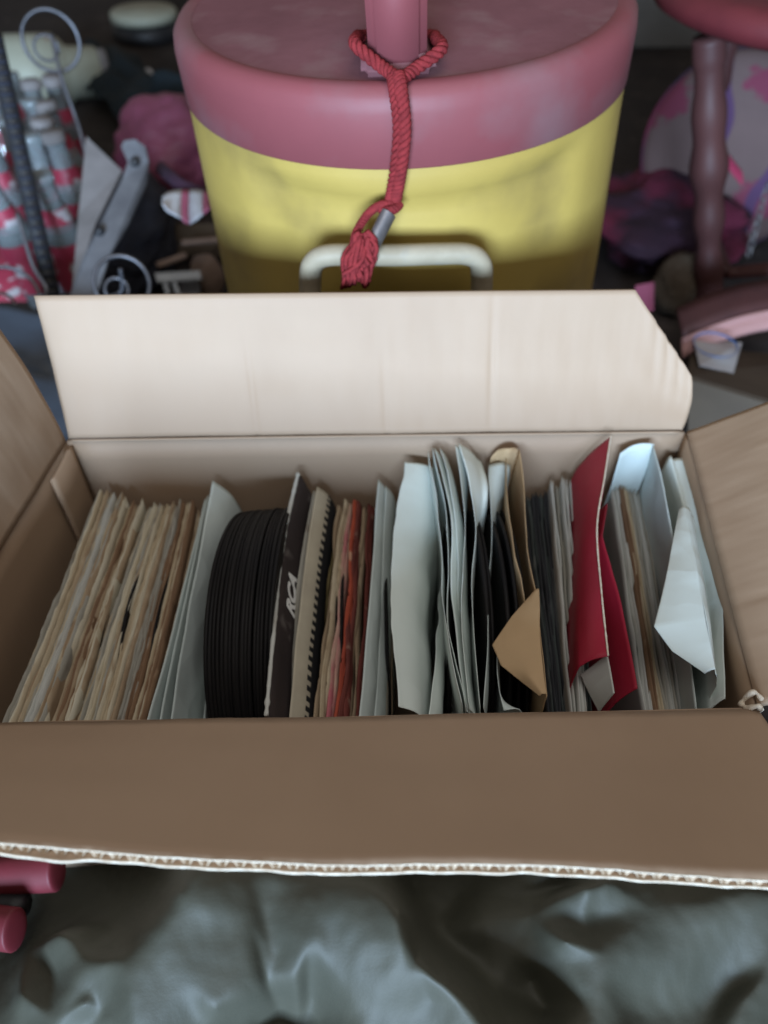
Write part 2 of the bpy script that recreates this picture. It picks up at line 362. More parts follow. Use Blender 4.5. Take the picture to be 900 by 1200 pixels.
# A: the packed stack of worn sleeves against the left wall
cols = ['grey', 'grey', 'tan', 'grey', 'light grey', 'brown', 'cream', 'pale cream', 'cream', 'tan', 'brown', 'pale cream', 'tan', 'cream', 'grey', 'pale cream', 'cream', 'pale cream', 'cream', 'pale cream', 'tan', 'cream', 'brown', 'tan', 'brown', 'brown', 'tan', 'brown']
base_c = cols; cols = [base_c[int(k*len(base_c)/42)] if random.random() < .6 else random.choice(['pale cream', 'cream', 'pale cream', 'grey', 'cream' if k < 34 else 'brown']) for k in range(42)]; nA = len(cols)
for i, c in enumerate(cols):
    t = i/(nA-1)
    bx = 112+122*t; fx = 4+172*t; by = 580+16*t+random.uniform(-5, 7)-4*math.sin(t*9)
    sp = plain_spec(bx, by, fx+random.uniform(-1, 1), lean=.001, bow=.0016*math.sin(t*7+1))
    gap = random.uniform(.0008, .0012)
    a = []
    for s in (sp, shift(sp, gap*.55), shift(sp, gap*1.1)):                        # the two sheets belly apart in places
        dz_ = random.uniform(-.0045, .0015); a.append([(Y, px, z+dz_, pr) for (Y, px, z, pr) in s])
    mats = [PAL[c], PAL[random.choice([c, 'pale cream', 'grey', 'cream'])], PAL[random.choice([c, c, 'tan' if c in ('cream', 'brown') else c])]]
    sleeve('paper_sleeve', '%s worn paper sleeve from the left box wall, %s edge, in the packed stack' % (ORD[i].capitalize(), c), 'worn sleeves in the packed stack', mats, a, wob=.0006, edge=.0045, thick=.00042, parts=('front_sheet', 'inner_sheet', 'back_sheet'))
    if i in (7, 19, 26, 31, 36):
        record(bx*.45+fx*.55+2, .10, -.048-.004*(i % 2), 'black record inside the %s worn sleeve from the left box wall' % ORD[i], 'records inside worn sleeves', tilt=.005)

# B: two pale sleeves to the right of the packed stack
bp1 = [(0, 0), (.002, -.03), (.004, -.09), (.005, -.165)]
sleeve('paper_sleeve', 'pale blue-white paper sleeve beside the packed stack, shorter front one of two', 'pale sleeves beside the loose records', PAL['pale blue'],
       [[(.19, 240, -.046, bp1), (.13, 221, -.046, bp1), (.07, 197, -.046, bp1), (.012, 168, -.044, bp1)], [(.19, 243, -.043, bp1), (.13, 226, -.044, bp1), (.07, 204, -.05, bp1), (.012, 182, -.05, bp1)]])
sleeve('paper_sleeve', 'pale blue-white sleeve with pointed back corner, touching the loose black records', 'pale sleeves beside the loose records', PAL['pale blue'],
       [[(.19, 249, -.029, [(0, 0), (.012, -.018), (.018, -.06), (.020, -.155)]), (.13, 233, -.034, [(0, 0), (.006, -.02), (.012, -.07), (.014, -.15)]), (.07, 213, -.046, [(0, 0), (.005, -.02), (.010, -.06), (.012, -.14)]), (.012, 196, -.05, [(0, 0), (.004, -.02), (.01, -.06), (.012, -.14)])],
        [(.19, 268, -.06, bp1), (.13, 262, -.07, bp1), (.07, 246, -.075, bp1), (.012, 236, -.05, bp1)]])

# C: loose records, no sleeves
for i in range(17):
    t = i/16
    record(252+72*t+2.2*nz(i*3.3, 9), .106+.001*nz(i*3.), -.008+.0045*nz(i*1.7, 4)-.003*(1-t), '%s loose black vinyl record from the left, standing without a sleeve' % ORD[i].capitalize(), 'loose black records', tilt=-.085+.07*t+.008*nz(i*2.2), yaw=-.06+.02*t+.012*nz(i*5.))

# D: dark sleeve with the lettering, and the cream one with the perforated border
dp = [(0, 0), (.004, -.010), (.011, -.045), (.013, -.155)]
rca, prt = sleeve('record_sleeve', 'dark charcoal record sleeve with worn pale edge and white RCA lettering', 'coloured sleeves in the middle', [PAL['brown-black'], PAL['brown-black']],
    [[(.19, 350, -.024, dp), (.13, 333, -.024, dp), (.07, 323, -.024, dp), (.012, 313, -.024, dp)], [(.19, 346, -.028, dp), (.13, 329, -.027, dp), (.07, 320, -.027, dp), (.012, 311, -.027, dp)]], edge=.0015, wob=.001)
# worn, frayed paper edge along the top of that sleeve
pe = [Vector((xAt(px, Y, z), Y, z+.0003)) for Y, px, z in ((.19, 349.5, -.0235), (.13, 332, -.0235), (.07, 322, -.0235), (.012, 312, -.0235))]
link('worn_edge', tube(pe, lambda t: .0013+.0006*nz(t*40, 3.3), 6, n=120), PAL['light grey'], rca)
fc = bpy.data.curves.new('t', 'FONT'); fc.body = 'RCA'; fc.size = .0150; fc.shear = .25; fc.extrude = .0001; fc.offset = .0006; fc.space_character = .95
to = bpy.data.objects.new('t', fc); col.objects.link(to); bpy.context.view_layer.update()
tm = bpy.data.meshes.new_from_object(to.evaluated_get(bpy.context.evaluated_depsgraph_get())); bpy.data.objects.remove(to)
M['print'] = material('white_print', (.82, .82, .80), rough=.6)
lt = link('lettering', tm, M['print'], rca, smooth=False, world=False)
# lay it on the right-hand face: reads towards the back, tops towards the sleeve's upper edge
pa = prt[0].data
o0 = Vector((xAt(329, .062, -.034), .062, -.040))
n_ = Vector((.040, 0, .012)).normalized(); ydir = Vector((-.012, 0, .040)).normalized(); xdir = Vector((.04*0-.08, .98, 0)); xdir = (xdir-n_*xdir.dot(n_)).normalized(); ydir = n_.cross(xdir)
LT = (lt, n_, xdir, ydir)
M['perf'] = material('perforated_print_paper', (.44, .40, .31), (.36, .32, .25), rough=.7, scale=30, spec=.2)
nt = M['perf'].node_tree; N = nt.nodes; L = nt.links; b = N['Principled BSDF']; old = b.inputs['Base Color'].links[0].from_socket
uvn = N.new('ShaderNodeUVMap'); sp_ = N.new('ShaderNodeSeparateXYZ'); L.new(uvn.outputs[0], sp_.inputs[0])
def mth(op, a, b_=None, c_=None):
    m_ = N.new('ShaderNodeMath'); m_.operation = op
    for k, v in enumerate((a, b_, c_)):
        if v is None: continue
        if isinstance(v, (int, float)): m_.inputs[k].default_value = v
        else: L.new(v, m_.inputs[k])
    return m_.outputs[0]
sq = mth('GREATER_THAN', mth('SINE', mth('MULTIPLY', sp_.outputs[0], 190.)), -.1)
band = mth('MULTIPLY', mth('GREATER_THAN', sp_.outputs[1], .26), mth('LESS_THAN', sp_.outputs[1], .33))
blk = mth('MAXIMUM', mth('MULTIPLY', sq, band), mth('MULTIPLY', mth('GREATER_THAN', sp_.outputs[1], .33), mth('LESS_THAN', sp_.outputs[1], .8)))
mx = N.new('ShaderNodeMix'); mx.data_type = 'RGBA'; L.new(blk, mx.inputs['Factor']); L.new(old, mx.inputs['A']); mx.inputs['B'].default_value = (.02, .02, .022, 1); L.new(mx.outputs['Result'], b.inputs['Base Color'])
pp = [(0, 0), (.009, -.012), (.013, -.04), (.014, -.14)]
sleeve('record_sleeve', 'cream sleeve printed with a black film-strip border beside the RCA sleeve', 'coloured sleeves in the middle', [M['perf'], PAL['grey']],
    [[(.19, 372, -.036, pp), (.13, 358, -.038, pp), (.07, 347, -.042, pp), (.012, 338, -.042, pp)], [(.19, 367, -.040, pp), (.13, 352, -.042, pp), (.07, 340, -.046, pp), (.012, 330, -.046, pp)]])
# E: coloured worn sleeves
for i, (bx, by, fx, c, le, nm) in enumerate([(390, 602, 354, 'yellow cream', .002, 'yellow-cream worn sleeve with ragged edge beside the film-strip sleeve'),
        (397, 592, 364, 'tan', .002, 'tan worn sleeve between the yellow-cream sleeve and the cream one'), (403, 585, 374, 'cream', .003, 'cream worn sleeve just left of a dark gap and the orange-red sleeve'),
        (409, 590, 384, 'pink', .003, 'pinkish worn sleeve touching the orange-red sleeve'), (414, 585, 391, 'orange-red', .004, 'bright orange-red record sleeve in the middle of the box'),
        (419, 586, 399, 'dark red', .002, 'dark red sleeve just right of the orange-red sleeve'), (425, 594, 408, 'tan', .002, 'tan sleeve between the two dark red sleeves'),
        (431, 590, 416, 'dark red', .002, 'dark red-brown sleeve touching the pale grey pointed sleeve')]):
    sp = [(Y, px, z, [(0, 0), (.0028, -.009), (.004, -.06), (.0045, -.165)]) for Y, px, z, _ in plain_spec(bx, by, fx, bow=.0012*math.sin(i*2.))]
    sleeve('record_sleeve', nm, 'coloured sleeves in the middle', PAL[c], [sp, shift([(Y, px, z-.003, p) for Y, px, z, p in sp], .0016)], wob=.0022, edge=.004, thick=.0009)
    if i in (2, 3): record(bx*.5+fx*.5+4, .105, -.052, ['black record inside the cream worn sleeve beside the orange-red one', 'black record inside the pinkish worn sleeve'][i-2], 'records inside coloured sleeves')
# F
fp = [(0, 0), (.007, -.018), (.009, -.08), (.009, -.15)]
sleeve('paper_sleeve', 'pale grey paper sleeve with pointed back corner, right of the red-brown sleeves', 'white sleeves in the middle', PAL['pale blue'],
    [[(.19, 443, -.030, fp), (.13, 437, -.032, fp), (.07, 430, -.034, fp), (.012, 421, -.034, fp)], [(.19, 452, -.036, fp), (.13, 448, -.042, fp), (.07, 444, -.05, fp), (.012, 436, -.05, fp)]])
sp = plain_spec(459, 600, 452, lean=.002)
sleeve('paper_sleeve', 'brown kraft sleeve half hidden between two pale sleeves', 'white sleeves in the middle', PAL['tan'], [sp, shift(sp, .003)], wob=.001)
record(452, .105, -.046, 'black record beside the half-hidden brown kraft sleeve', 'records inside white sleeves')
# G: the big white one
sleeve('paper_sleeve', 'wide crumpled bluish-white sleeve bulging open in the middle of the box', 'white sleeves in the middle', PAL['white'],
    [[(.19, 474, -.014, [(0, 0), (.021, -.008), (.030, -.045), (.032, -.165)]), (.13, 459, -.016, [(0, 0), (.020, -.014), (.029, -.05), (.030, -.165)]), (.07, 457, -.016, [(0, 0), (.016, -.014), (.024, -.05), (.026, -.165)]), (.012, 468, -.016, [(0, 0), (.012, -.012), (.018, -.05), (.02, -.165)])],
     [(.13, 517, -.06, fp), (.09, 514, -.042, fp), (.05, 509, -.032, fp), (.012, 500, -.026, fp)]], wob=.0034, nu=60, nv=26)
# H, I, J: white sleeves fanned open round black records
hp = [(0, 0), (.002, -.02), (.004, -.07), (.004, -.17)]
sleeve('paper_sleeve', 'white sleeve curving right, leftmost of the fanned tall white ones', 'white sleeves in the middle', PAL['white'],
    [[(.19, 501, -.004, hp), (.13, 515, -.003, hp), (.07, 519, -.006, hp), (.012, 541, -.014, hp)], [(.19, 506, -.001, hp), (.13, 524, -.004, hp), (.07, 524, -.008, hp), (.012, 545, -.016, hp)]], wob=.0018)
hp2 = [(0, 0), (.007, -.016), (.010, -.06), (.010, -.17)]
sleeve('paper_sleeve', 'white sleeve with wavy edge, second of the fanned tall white ones', 'white sleeves in the middle', PAL['white'],
    [[(.19, 510, -.002, hp2), (.13, 528, -.004, hp2), (.07, 530, -.010, hp2), (.012, 546, -.018, hp2)], [(.19, 516, -.002, hp2), (.13, 534, -.006, hp2), (.07, 537, -.016, hp2), (.012, 549, -.022, hp2)]], wob=.0018)
record(526, .105, -.022, 'black record between the first and second fanned white sleeves', 'records inside white sleeves', yaw=-.05)
record(538, .105, -.026, 'black record behind the second fanned white sleeve', 'records inside white sleeves', yaw=-.05)
ip = [(0, 0), (.009, -.012), (.012, -.05), (.012, -.17)]
sleeve('paper_sleeve', 'tall white sleeve with a folded-over triangular corner at its back', 'white sleeves in the middle', PAL['white'],
    [[(.19, 533, .001, ip), (.13, 544, -.001, hp), (.07, 541, -.004, hp), (.012, 549, -.012, hp)],
     [(.19, 537, .002, [(0, 0), (.012, -.012), (.020, -.036), (.020, -.15)]), (.155, 549, .000, [(0, 0), (.009, -.010), (.014, -.026), (.012, -.15)]), (.125, 557, -.004, hp), (.07, 553, -.010, hp), (.012, 563, -.018, hp)]], wob=.0012)
record(565, .104, -.010, 'black record showing beside the folded white corner', 'records inside white sleeves', tilt=.02)
record(570, .105, -.012, 'second black record beside the folded white corner', 'records inside white sleeves', tilt=.02)
jp = [(0, 0), (.012, .001), (.016, -.02), (.016, -.15)]; jp2 = [(0, 0), (.003, -.02), (.005, -.07), (.004, -.165)]
sleeve('paper_sleeve', 'grey-white sleeve with wavy edge just left of the kraft paper sleeve', 'white sleeves in the middle', PAL['pale blue'],
    [[(.19, 574, -.018, jp), (.13, 576, -.016, jp2), (.07, 573, -.018, jp2), (.012, 566, -.018, jp2)], [(.05, 583, -.022, jp2), (.037, 583, -.022, jp2), (.024, 585, -.022, jp2), (.012, 590, -.022, [(0, 0), (.010, -.004), (.014, -.06), (.012, -.16)])]], wob=.0016)
record(588, .104, -.012, 'black record left of the open kraft sleeve', 'records inside white sleeves', tilt=.01)
record(598, .105, -.010, 'black record inside the open kraft sleeve, left of the pair', 'records inside white sleeves', tilt=.01)
record(607, .105, -.012, 'black record inside the open kraft sleeve, right of the pair', 'records inside white sleeves')
# K: kraft sleeve torn open
kp = [(0, 0), (.001, -.03), (.002, -.08), (.003, -.165)]
k_, kparts = sleeve('kraft_sleeve', 'torn kraft-brown paper sleeve with a large corner folded down over the records', None, PAL['kraft'],
    [[(.19, 593, -.012, kp), (.16, 594, -.008, kp), (.13, 597, -.006, kp), (.10, 604, -.005, kp), (.085, 611, -.006, kp), (.06, 618, -.016, kp)],
     [(.19, 609, -.004, [(0, 0), (-.002, -.03), (-.001, -.08), (0, -.165)]), (.15, 615, -.006, kp), (.11, 618, -.010, kp), (.075, 629, -.008, kp), (.04, 634, -.008, kp), (.012, 640, -.008, kp)],
     [(.078, 631, -.0075, [(0, 0), (-.001, 0), (-.002, -.001)]), (.062, 633, -.006, [(0, 0), (-.0075, -.0015), (-.0145, -.004)]), (.046, 634, -.006, [(0, 0), (-.0125, -.003), (-.0245, -.008)]), (.034, 636, -.006, [(0, 0), (-.0102, -.0035), (-.020, -.009)]), (.022, 638, -.006, [(0, 0), (-.007, .0), (-.010, -.006)]), (.012, 641, -.006, [(0, 0), (-.002, .0), (-.003, -.002)])]],
    parts=('front_sheet', 'back_sheet', 'folded_corner'), wob=.0010, nu=60, stiff=True)
link('back_edge', grid_mesh([[Vector((xAt(576+33*i/12, .192, -.010), .1925+.0016*math.sin(i*.7), -.014+.010*math.sin(math.pi*i/14)-.04*j/8)) for j in range(9)] for i in range(13)], .0003), PAL['kraft'], k_)
# L, M: dark and grey sleeves right of it
for i, (bx, by, fx, c, nm) in enumerate([(613, 584, 644, 'charcoal', 'charcoal sleeve touching the kraft sleeve, first of the dark row'), (618, 580, 649, 'dark green-grey', 'dark green-grey sleeve, second of the dark row right of the kraft sleeve'),
        (623, 578, 653, 'charcoal', 'charcoal sleeve, third of the dark row right of the kraft sleeve'), (628, 576, 658, 'charcoal', 'charcoal sleeve, fourth of the dark row right of the kraft sleeve'),
        (633, 577, 662, 'dark green-grey', 'dark green-grey sleeve, fifth of the dark row, before the grey sleeves'), (638, 574, 666, 'charcoal', 'charcoal sleeve, last of the dark row, next to a grey peak'),
        (646, 561, 671, 'light grey', 'light grey sleeve with pointed peak beside the dark row'), (652, 568, 675, 'grey', 'grey sleeve between two taller light grey peaks'), (659, 557, 680, 'light grey', 'tall light grey sleeve left of the red one, thicker peak'),
        (665, 560, 684, 'light grey', 'light grey sleeve second from the red sleeve'), (672, 574, 690, 'dark green-grey', 'dark grey-green sleeve half hidden against the red sleeve')]):
    sp = plain_spec(bx, by, fx, lean=-.002, bow=.0008*math.sin(i))
    sleeve('record_sleeve', nm, 'dark and grey sleeves left of the red one', PAL[c], [sp, shift([(Y, px, z-.002, p) for Y, px, z, p in sp], .0017)], wob=.0012, edge=.001, thick=.0004)
# N: the red card sleeve
rp = [(0, 0), (-.008, -.018), (-.013, -.06), (-.013, -.165)]
red, rparts = sleeve('red_sleeve', 'crimson red card sleeve sprung open with white zigzag edge', None, [PAL['crimson'], PAL['crimson'], PAL['light grey']],
    [[(.19, 716, .006, [(0, 0), (-.013, -.020), (-.019, -.05), (-.019, -.165)]), (.155, 709, .004, [(0, 0), (-.009, -.018), (-.013, -.05), (-.013, -.165)]), (.115, 700, .002, [(0, 0), (-.006, -.016), (-.008, -.05), (-.008, -.165)]), (.07, 705, .001, [(0, 0), (-.008, -.012), (-.011, -.04), (-.011, -.165)]), (.030, 713, -.001, [(0, 0), (-.011, -.007), (-.014, -.03), (-.014, -.165)])],
     [(.15, 712, -.015, rp), (.115, 706, -.006, rp), (.07, 726, -.006, rp), (.040, 738, -.007, rp), (.016, 747, -.009, rp)],
     [(.034, 711, -.006, [(0, 0), (-.006, -.012), (-.010, -.02)]), (.024, 715, -.007, [(0, 0), (-.005, -.012), (-.007, -.02)]), (.014, 719, -.010, [(0, 0), (-.002, -.012), (-.003, -.02)])]], parts=('front_sheet', 'back_sheet', 'inner_lining'), wob=.0006, thick=.0006, nu=48, stiff=True)
ce = [Vector((xAt(px, Y, z)-.0002, Y, z+.0003)) for Y, px, z in ((.19, 716, .006), (.155, 709, .004), (.115, 700, .002), (.07, 705, .001), (.030, 713, -.001))]
link('bare_edge', tube(ce, lambda t: .00055+.0003*nz(t*50, 1.), 6, n=90), M['card_edge'], red)
# O: grey and brown-edged sleeves
oc = [(718, 572, 757, 'light grey', 'light grey sleeve touching the red sleeve on its right'), (722, 570, 764, 'light grey', 'second light grey sleeve right of the red one'), (727, 568, 770, 'brown', 'sleeve with mottled brown edge among the greys right of the red one'), (732, 571, 776, 'cream', 'cream sleeve next to the brown-edged one'),
      (738, 574, 783, 'grey', 'grey sleeve right of the cream and brown-edged sleeves'), (744, 573, 789, 'light grey', 'light grey sleeve, second after the cream one on the right side'), (750, 575, 796, 'grey', 'grey sleeve under the tall pale sheet, third after the cream one'), (755, 576, 801, 'light grey', 'light grey sleeve under the tall pale sheet, fourth after the cream one'),
      (762, 578, 810, 'grey', 'grey sleeve under the folded white corner, fifth after the cream one'), (768, 580, 817, 'light grey', 'light grey sleeve under the folded white corner, sixth after the cream one'), (775, 584, 825, 'grey', 'grey sleeve under the folded white corner, seventh after the cream one'), (782, 586, 833, 'light grey', 'light grey sleeve nearest the rightmost white sleeve')]
for i, (bx, by, fx, c, nm) in enumerate(oc):
    sp = plain_spec(bx, by, fx, lean=-.003, dz=-.006*(i > 7), bow=.0006*math.sin(i*1.3))
    sleeve('record_sleeve', nm, 'grey sleeves on the right side', PAL[c], [sp, shift([(Y, px, z-.002, p) for Y, px, z, p in sp], .0018)], wob=.001, edge=.0012, thick=.0005)
# P: tall pale sheet
sleeve('paper_sleeve', 'tall pale grey-white sleeve with curved flat top, between red and rightmost sleeves', 'pale sleeves on the right side', PAL['pale blue'],
    [[(.19, 766, -.002, kp), (.13, 784, -.004, kp), (.07, 801, -.014, kp), (.012, 817, -.024, kp)]], parts=('side_sheet',), wob=.0008)
pale_tall = bpy.context.scene.objects['paper_sleeve.%03d' % (sum(1 for o in bpy.context.scene.objects if o.name.startswith('paper_sleeve'))-1)]
rows = []
for i in range(15):
    t = i/14; px = 727+40*t; Y = .1945-.006*(1-t)**3-.004*t**3; zt = -.0075+.0085*t-.003*t*t
    rows.append([Vector((xAt(px, Y, zt)+.0005*nz(t*4, j*.3), Y-.0012*math.sin(j*.35), zt-.006*j)) for j in range(15)])
link('back_sheet', grid_mesh(rows, .0003), PAL['pale blue'], pale_tall)
# Q: rightmost white sleeve, front corner folded
sleeve('paper_sleeve', 'rightmost white sleeve in the box, its long front corner folded down and shining', 'pale sleeves on the right side', PAL['white'],
    [[(.19, 811, -.016, [(0, 0), (-.012, .001), (-.018, -.012), (-.020, -.165)]), (.13, 832, -.014, [(0, 0), (-.008, -.004), (-.013, -.02), (-.014, -.165)]), (.07, 847, -.012, [(0, 0), (-.004, -.008), (-.007, -.03), (-.009, -.165)]), (.012, 849, -.014, [(0, 0), (-.003, -.008), (-.005, -.03), (-.007, -.165)])],
     [(.133, 801, .000, [(0, 0), (-.001, -.001), (-.002, -.003)]), (.105, 809, .003, [(0, 0), (-.0045, -.0018), (-.009, -.004)]), (.075, 818, .005, [(0, 0), (-.0088, -.0025), (-.017, -.006)]), (.048, 827, .005, [(0, 0), (-.0127, -.003), (-.025, -.007)]), (.034, 832, .004, [(0, 0), (-.0088, -.0035), (-.017, -.008)]), (.020, 838, .001, [(0, 0), (-.002, -.001), (-.004, -.004)])],
     [(.133, 801, .000, [(0, 0), (.006, -.006), (.010, -.03), (.006, -.16)]), (.09, 814, .004, [(0, 0), (.006, -.008), (.009, -.03), (.006, -.16)]), (.048, 827, .005, [(0, 0), (.005, -.008), (.007, -.03), (.005, -.16)]), (.018, 839, .000, [(0, 0), (.003, -.008), (.005, -.03), (.004, -.16)])]],
    parts=('back_sheet', 'folded_corner', 'front_sheet'), wob=.0007, nu=60, stiff=True)

# place the lettering on the actual face of the dark sleeve
bpy.context.view_layer.update()
so = prt[0]; mw = so.matrix_world
lt, n_, xdir, ydir = LT
ok, hp_, hn, hi = False, None, None, None
org = CAM; dr = ray(340, 722).normalized()
inv = mw.inverted(); lo = inv @ org; ld = (inv.to_3x3() @ dr).normalized()
hit = so.ray_cast(lo, ld)
if hit[0]:
    wp = mw @ hit[1]; wn = (mw.to_3x3() @ hit[2]).normalized()
    if wn.dot(dr) > 0: wn = -wn
    xd = (Vector((-.12, 1, 0))); xd = (xd-wn*xd.dot(wn)).normalized(); yd = wn.cross(xd)
    wp = wp+wn*.0007-yd*.004
    mm = Matrix(((xd.x, yd.x, wn.x, wp.x), (xd.y, yd.y, wn.y, wp.y), (xd.z, yd.z, wn.z, wp.z), (0, 0, 0, 1)))
    lt.matrix_parent_inverse = Matrix.Translation(-Vector(rca.location)); lt.matrix_basis = mm

# ------------------------------------------------------------------ the cooler
TX, TY, CT, CR = .0484, .4575, .1856, .165         # middle of the lid; the cooler leans a little
cax = Vector((-.0504, -.0492, 1)).normalized()
CX, CY = TX-cax.x*(CT-FLOOR), TY-cax.y*(CT-FLOOR)
cooler = empty('drink_cooler', (CX, CY, FLOOR+.004), 'round yellow plastic drink cooler with faded red lid behind the box', 'cooler')
cooler.rotation_euler = cax.to_track_quat('Z', 'Y').to_euler()
cooler.rotation_euler = Vector((0, 0, 1)).rotation_difference(cax).to_euler()
CM = Matrix.Translation(cooler.location) @ cooler.rotation_euler.to_matrix().to_4x4()
def at_c(o): o.matrix_parent_inverse = Matrix.Identity(4); return o
def cz(z): return z-FLOOR
def czb(z): return z-FLOOR+.0108
pb = [(0, FLOOR+.001), (.154, FLOOR+.001), (.162, FLOOR+.008), (.166, FLOOR+.03)]+[(.1635+.0048*math.sin(math.pi*min(1, (.14-z)/.5)), z) for z in [-.17+.308*i/44 for i in range(45)]]+[(.160, .142), (0, .142)]
bme = lathe([(r, czb(z)) for r, z in pb], 160)
for v in bme.vertices:                            # moulded pocket behind the handle
    z = v.co.z+FLOOR-.0108; a_ = abs(math.atan2(v.co.x, -v.co.y)); r_ = math.hypot(v.co.x, v.co.y)
    if r_ < .13: continue
    zt = .1145-.020*(a_/.75)**2*0+.010*(a_/.75)**2
    k = max(0, min(1, (zt-z)/.011)); k = k*k*(3-2*k); k2 = max(0, min(1, (.82-a_)/.22)); k2 = k2*k2*(3-2*k2)
    g = .0062*k*k2+.0012*nz(v.co.x*14, v.co.y*14, v.co.z*9)*min(1, max(0, (.13-z)/.03))
    v.co.x *= 1-g/r_; v.co.y *= 1-g/r_
body = link('body', bme, M['yellow'], cooler, world=False)
plid = [(.150, CT-.044), (.1630, CT-.0475), (.1650, CT-.045), (.1652, CT-.014), (.1640, CT-.006), (.1600, CT-.001), (.1540, CT+.0005), (.150, CT-.0005)]
lid = link('lid', lathe([(r, cz(z)) for r, z in plid], 128), M['red_lid'], cooler, world=False)
ptop = [(0, CT+.003), (.08, CT+.0015), (.13, CT), (.149, CT-.0008), (.151, CT-.0006)]
link('lid_top', lathe([(r, cz(z)) for r, z in ptop], 96), M['red_dust'], lid, world=False)
# spout block rising from the lid's front
sxp = xAt(466, .335, CT+.02)-TX
bm = bmesh.new(); ret = bmesh.ops.create_cube(bm, size=1)
for v in bm.verts:
    topv = v.co.z > 0
    v.co = Vector((v.co.x*(.037 if topv else .0335), v.co.y*(.040 if topv else .046)+(.004 if topv else 0), cz(CT+.085 if topv else CT-.002)))
bmesh.ops.bevel(bm, geom=bm.edges[:], offset=.005, segments=3, affect='EDGES')
me = bpy.data.meshes.new('m'); bm.to_mesh(me); bm.free()
sb = link('spout', me, M['red_lid'], cooler, world=False); SPX, SPY = sxp, .336-TY; sb.location = (SPX, SPY, 0)
for p in me.polygons: p.use_smooth = True
bm = bmesh.new(); bmesh.ops.create_cube(bm, size=1)
for v in bm.verts: v.co = Vector((v.co.x*.044, v.co.y*.052, cz(CT+.004+v.co.z*.010)))
bmesh.ops.bevel(bm, geom=bm.edges[:], offset=.004, segments=3, affect='EDGES'); me = bpy.data.meshes.new('m'); bm.to_mesh(me); bm.free()
s2 = link('spout_base', me, M['red_dust'], cooler, world=False); s2.location = (SPX, SPY, 0)
# bail handle
hy = TY-.1545-.020; hz = atY(465, 297, hy).z
hx0, hx1 = xAt(361, hy, hz)+.0, xAt(568, hy, hz)
hpts = [(hx0-.004, TY-.150, hz-.075), (hx0-.002, hy, hz-.06), (hx0, hy, hz-.02), (hx0+.003, hy-.001, hz-.006), (hx0+.012, hy-.002, hz), (hx0+.03, hy-.003, hz+.001), ((hx0+hx1)/2, hy-.006, hz+.002), (hx1-.03, hy-.003, hz+.001), (hx1-.012, hy-.002, hz), (hx1-.003, hy-.001, hz-.006), (hx1, hy, hz-.02), (hx1+.002, hy, hz-.06), (hx1+.004, TY-.150, hz-.075)]
link('handle', tube(hpts, .0082, 14, n=120, squash=.85), M['handle'], cooler).matrix_parent_inverse = CM.inverted()
for x in (hx0-.003, hx1+.003):
    o = link('handle_mount', box_mesh(.022, .03, .035, .005, 3), M['yellow'], cooler); o.location = (x, TY-.148, hz-.075); o.matrix_parent_inverse = CM.inverted()

# ------------------------------------------------------------------ the red cord tied round the spout
rope = empty('braided_rope', (TX+SPX, TY+SPY, CT), 'red braided cord looped round the spout, hanging over the cooler front', 'rope')
def braid(pts, r, turns, n=160, closed=False, strands=3):
    P = [Vector(p) for p in pts]; out = bmesh.new()
    for k in range(strands):
        Q = []; ref = None
        for i in range(n):
            t = i/(n-1); p = cr(P, t); d = (cr(P, min(1, t+.004))-cr(P, max(0, t-.004))).normalized()
            if ref is None: ref = d.orthogonal().normalized()
            ref = (ref-d*ref.dot(d)).normalized(); bi = d.cross(ref); a = 2*math.pi*(turns*t+k/strands)
            Q.append(p+(ref*math.cos(a)+bi*math.sin(a))*r*.62)
        me = tube(Q, r*.50, 8); out.from_mesh(me); bpy.data.meshes.remove(me)
    me = bpy.data.meshes.new('m'); out.to_mesh(me); out.free(); return me
x0, y0 = TX+SPX, TY+SPY; zz = CT+.014
yf = y0-.026
J = Vector(atY(466, 96, TY-CR+.004)); 
lp = [J+Vector((0, 0, .002)), Vector((x0-.010, yf-.003, CT-.009+.011)), Vector((x0-.0245, yf+.004, CT-.009+.020)), Vector((x0-.0235, y0+.005, CT-.009+.017)), Vector((x0-.0225, y0+.022, CT-.009+.013)), Vector((x0-.010, y0+.0275, CT-.009+.012)), Vector((x0+.010, y0+.0275, CT-.009+.012)), Vector((x0+.0225, y0+.022, CT-.009+.013)), Vector((x0+.0235, y0+.005, CT-.009+.016)), Vector((x0+.0245, yf+.003, CT-.009+.018)), Vector((x0+.010, yf-.003, CT-.009+.010)), J+Vector((.001, -.001, .001))]
link('loop', braid(lp, .0034, 17, 260), M['rope'], rope)
yl = TY-CR-.005
hang = [J+Vector((.0005, .001, .003)), atY(470, 108, yl+.002), atY(474, 150, yl-.0005), atY(470, 195, yl-.0005), atY(465, 225, yl+.001), atY(461, 243, yl+.001)]
link('hanging_length', braid(hang, .0038, 9, 200), M['rope'], rope)
link('second_strand', braid([p+Vector((-.0040, .0008, -.001)) for p in hang[:5]]+[atY(455, 240, yl)], .0028, 9, 200), M['rope'], rope)
ring = [atY(462, 242, yl), atY(448, 240, yl-.002), atY(432, 250, yl-.004), atY(418, 272, yl-.014), atY(414, 290, yl-.020)]
link('end_loop', braid(ring, .0026, 10, 100), M['rope'], rope)
kn = link('knot', braid([atY(468, 240, yl), atY(460, 246, yl-.006), atY(448, 246, yl-.003), atY(455, 238, yl), atY(464, 246, yl-.005)], .0028, 6, 60), M['rope'], rope)
fa, fb = atY(455, 251, yl-.006), atY(438, 284, yl-.017)
link('metal_ferrule', tube([fa, fa.lerp(fb, .05), fb.lerp(fa, .05), fb], lambda t: .0056 if .1 < t < .9 else .0050, 16, n=24, squash=.8), M['metal'], rope)
tas = bmesh.new()
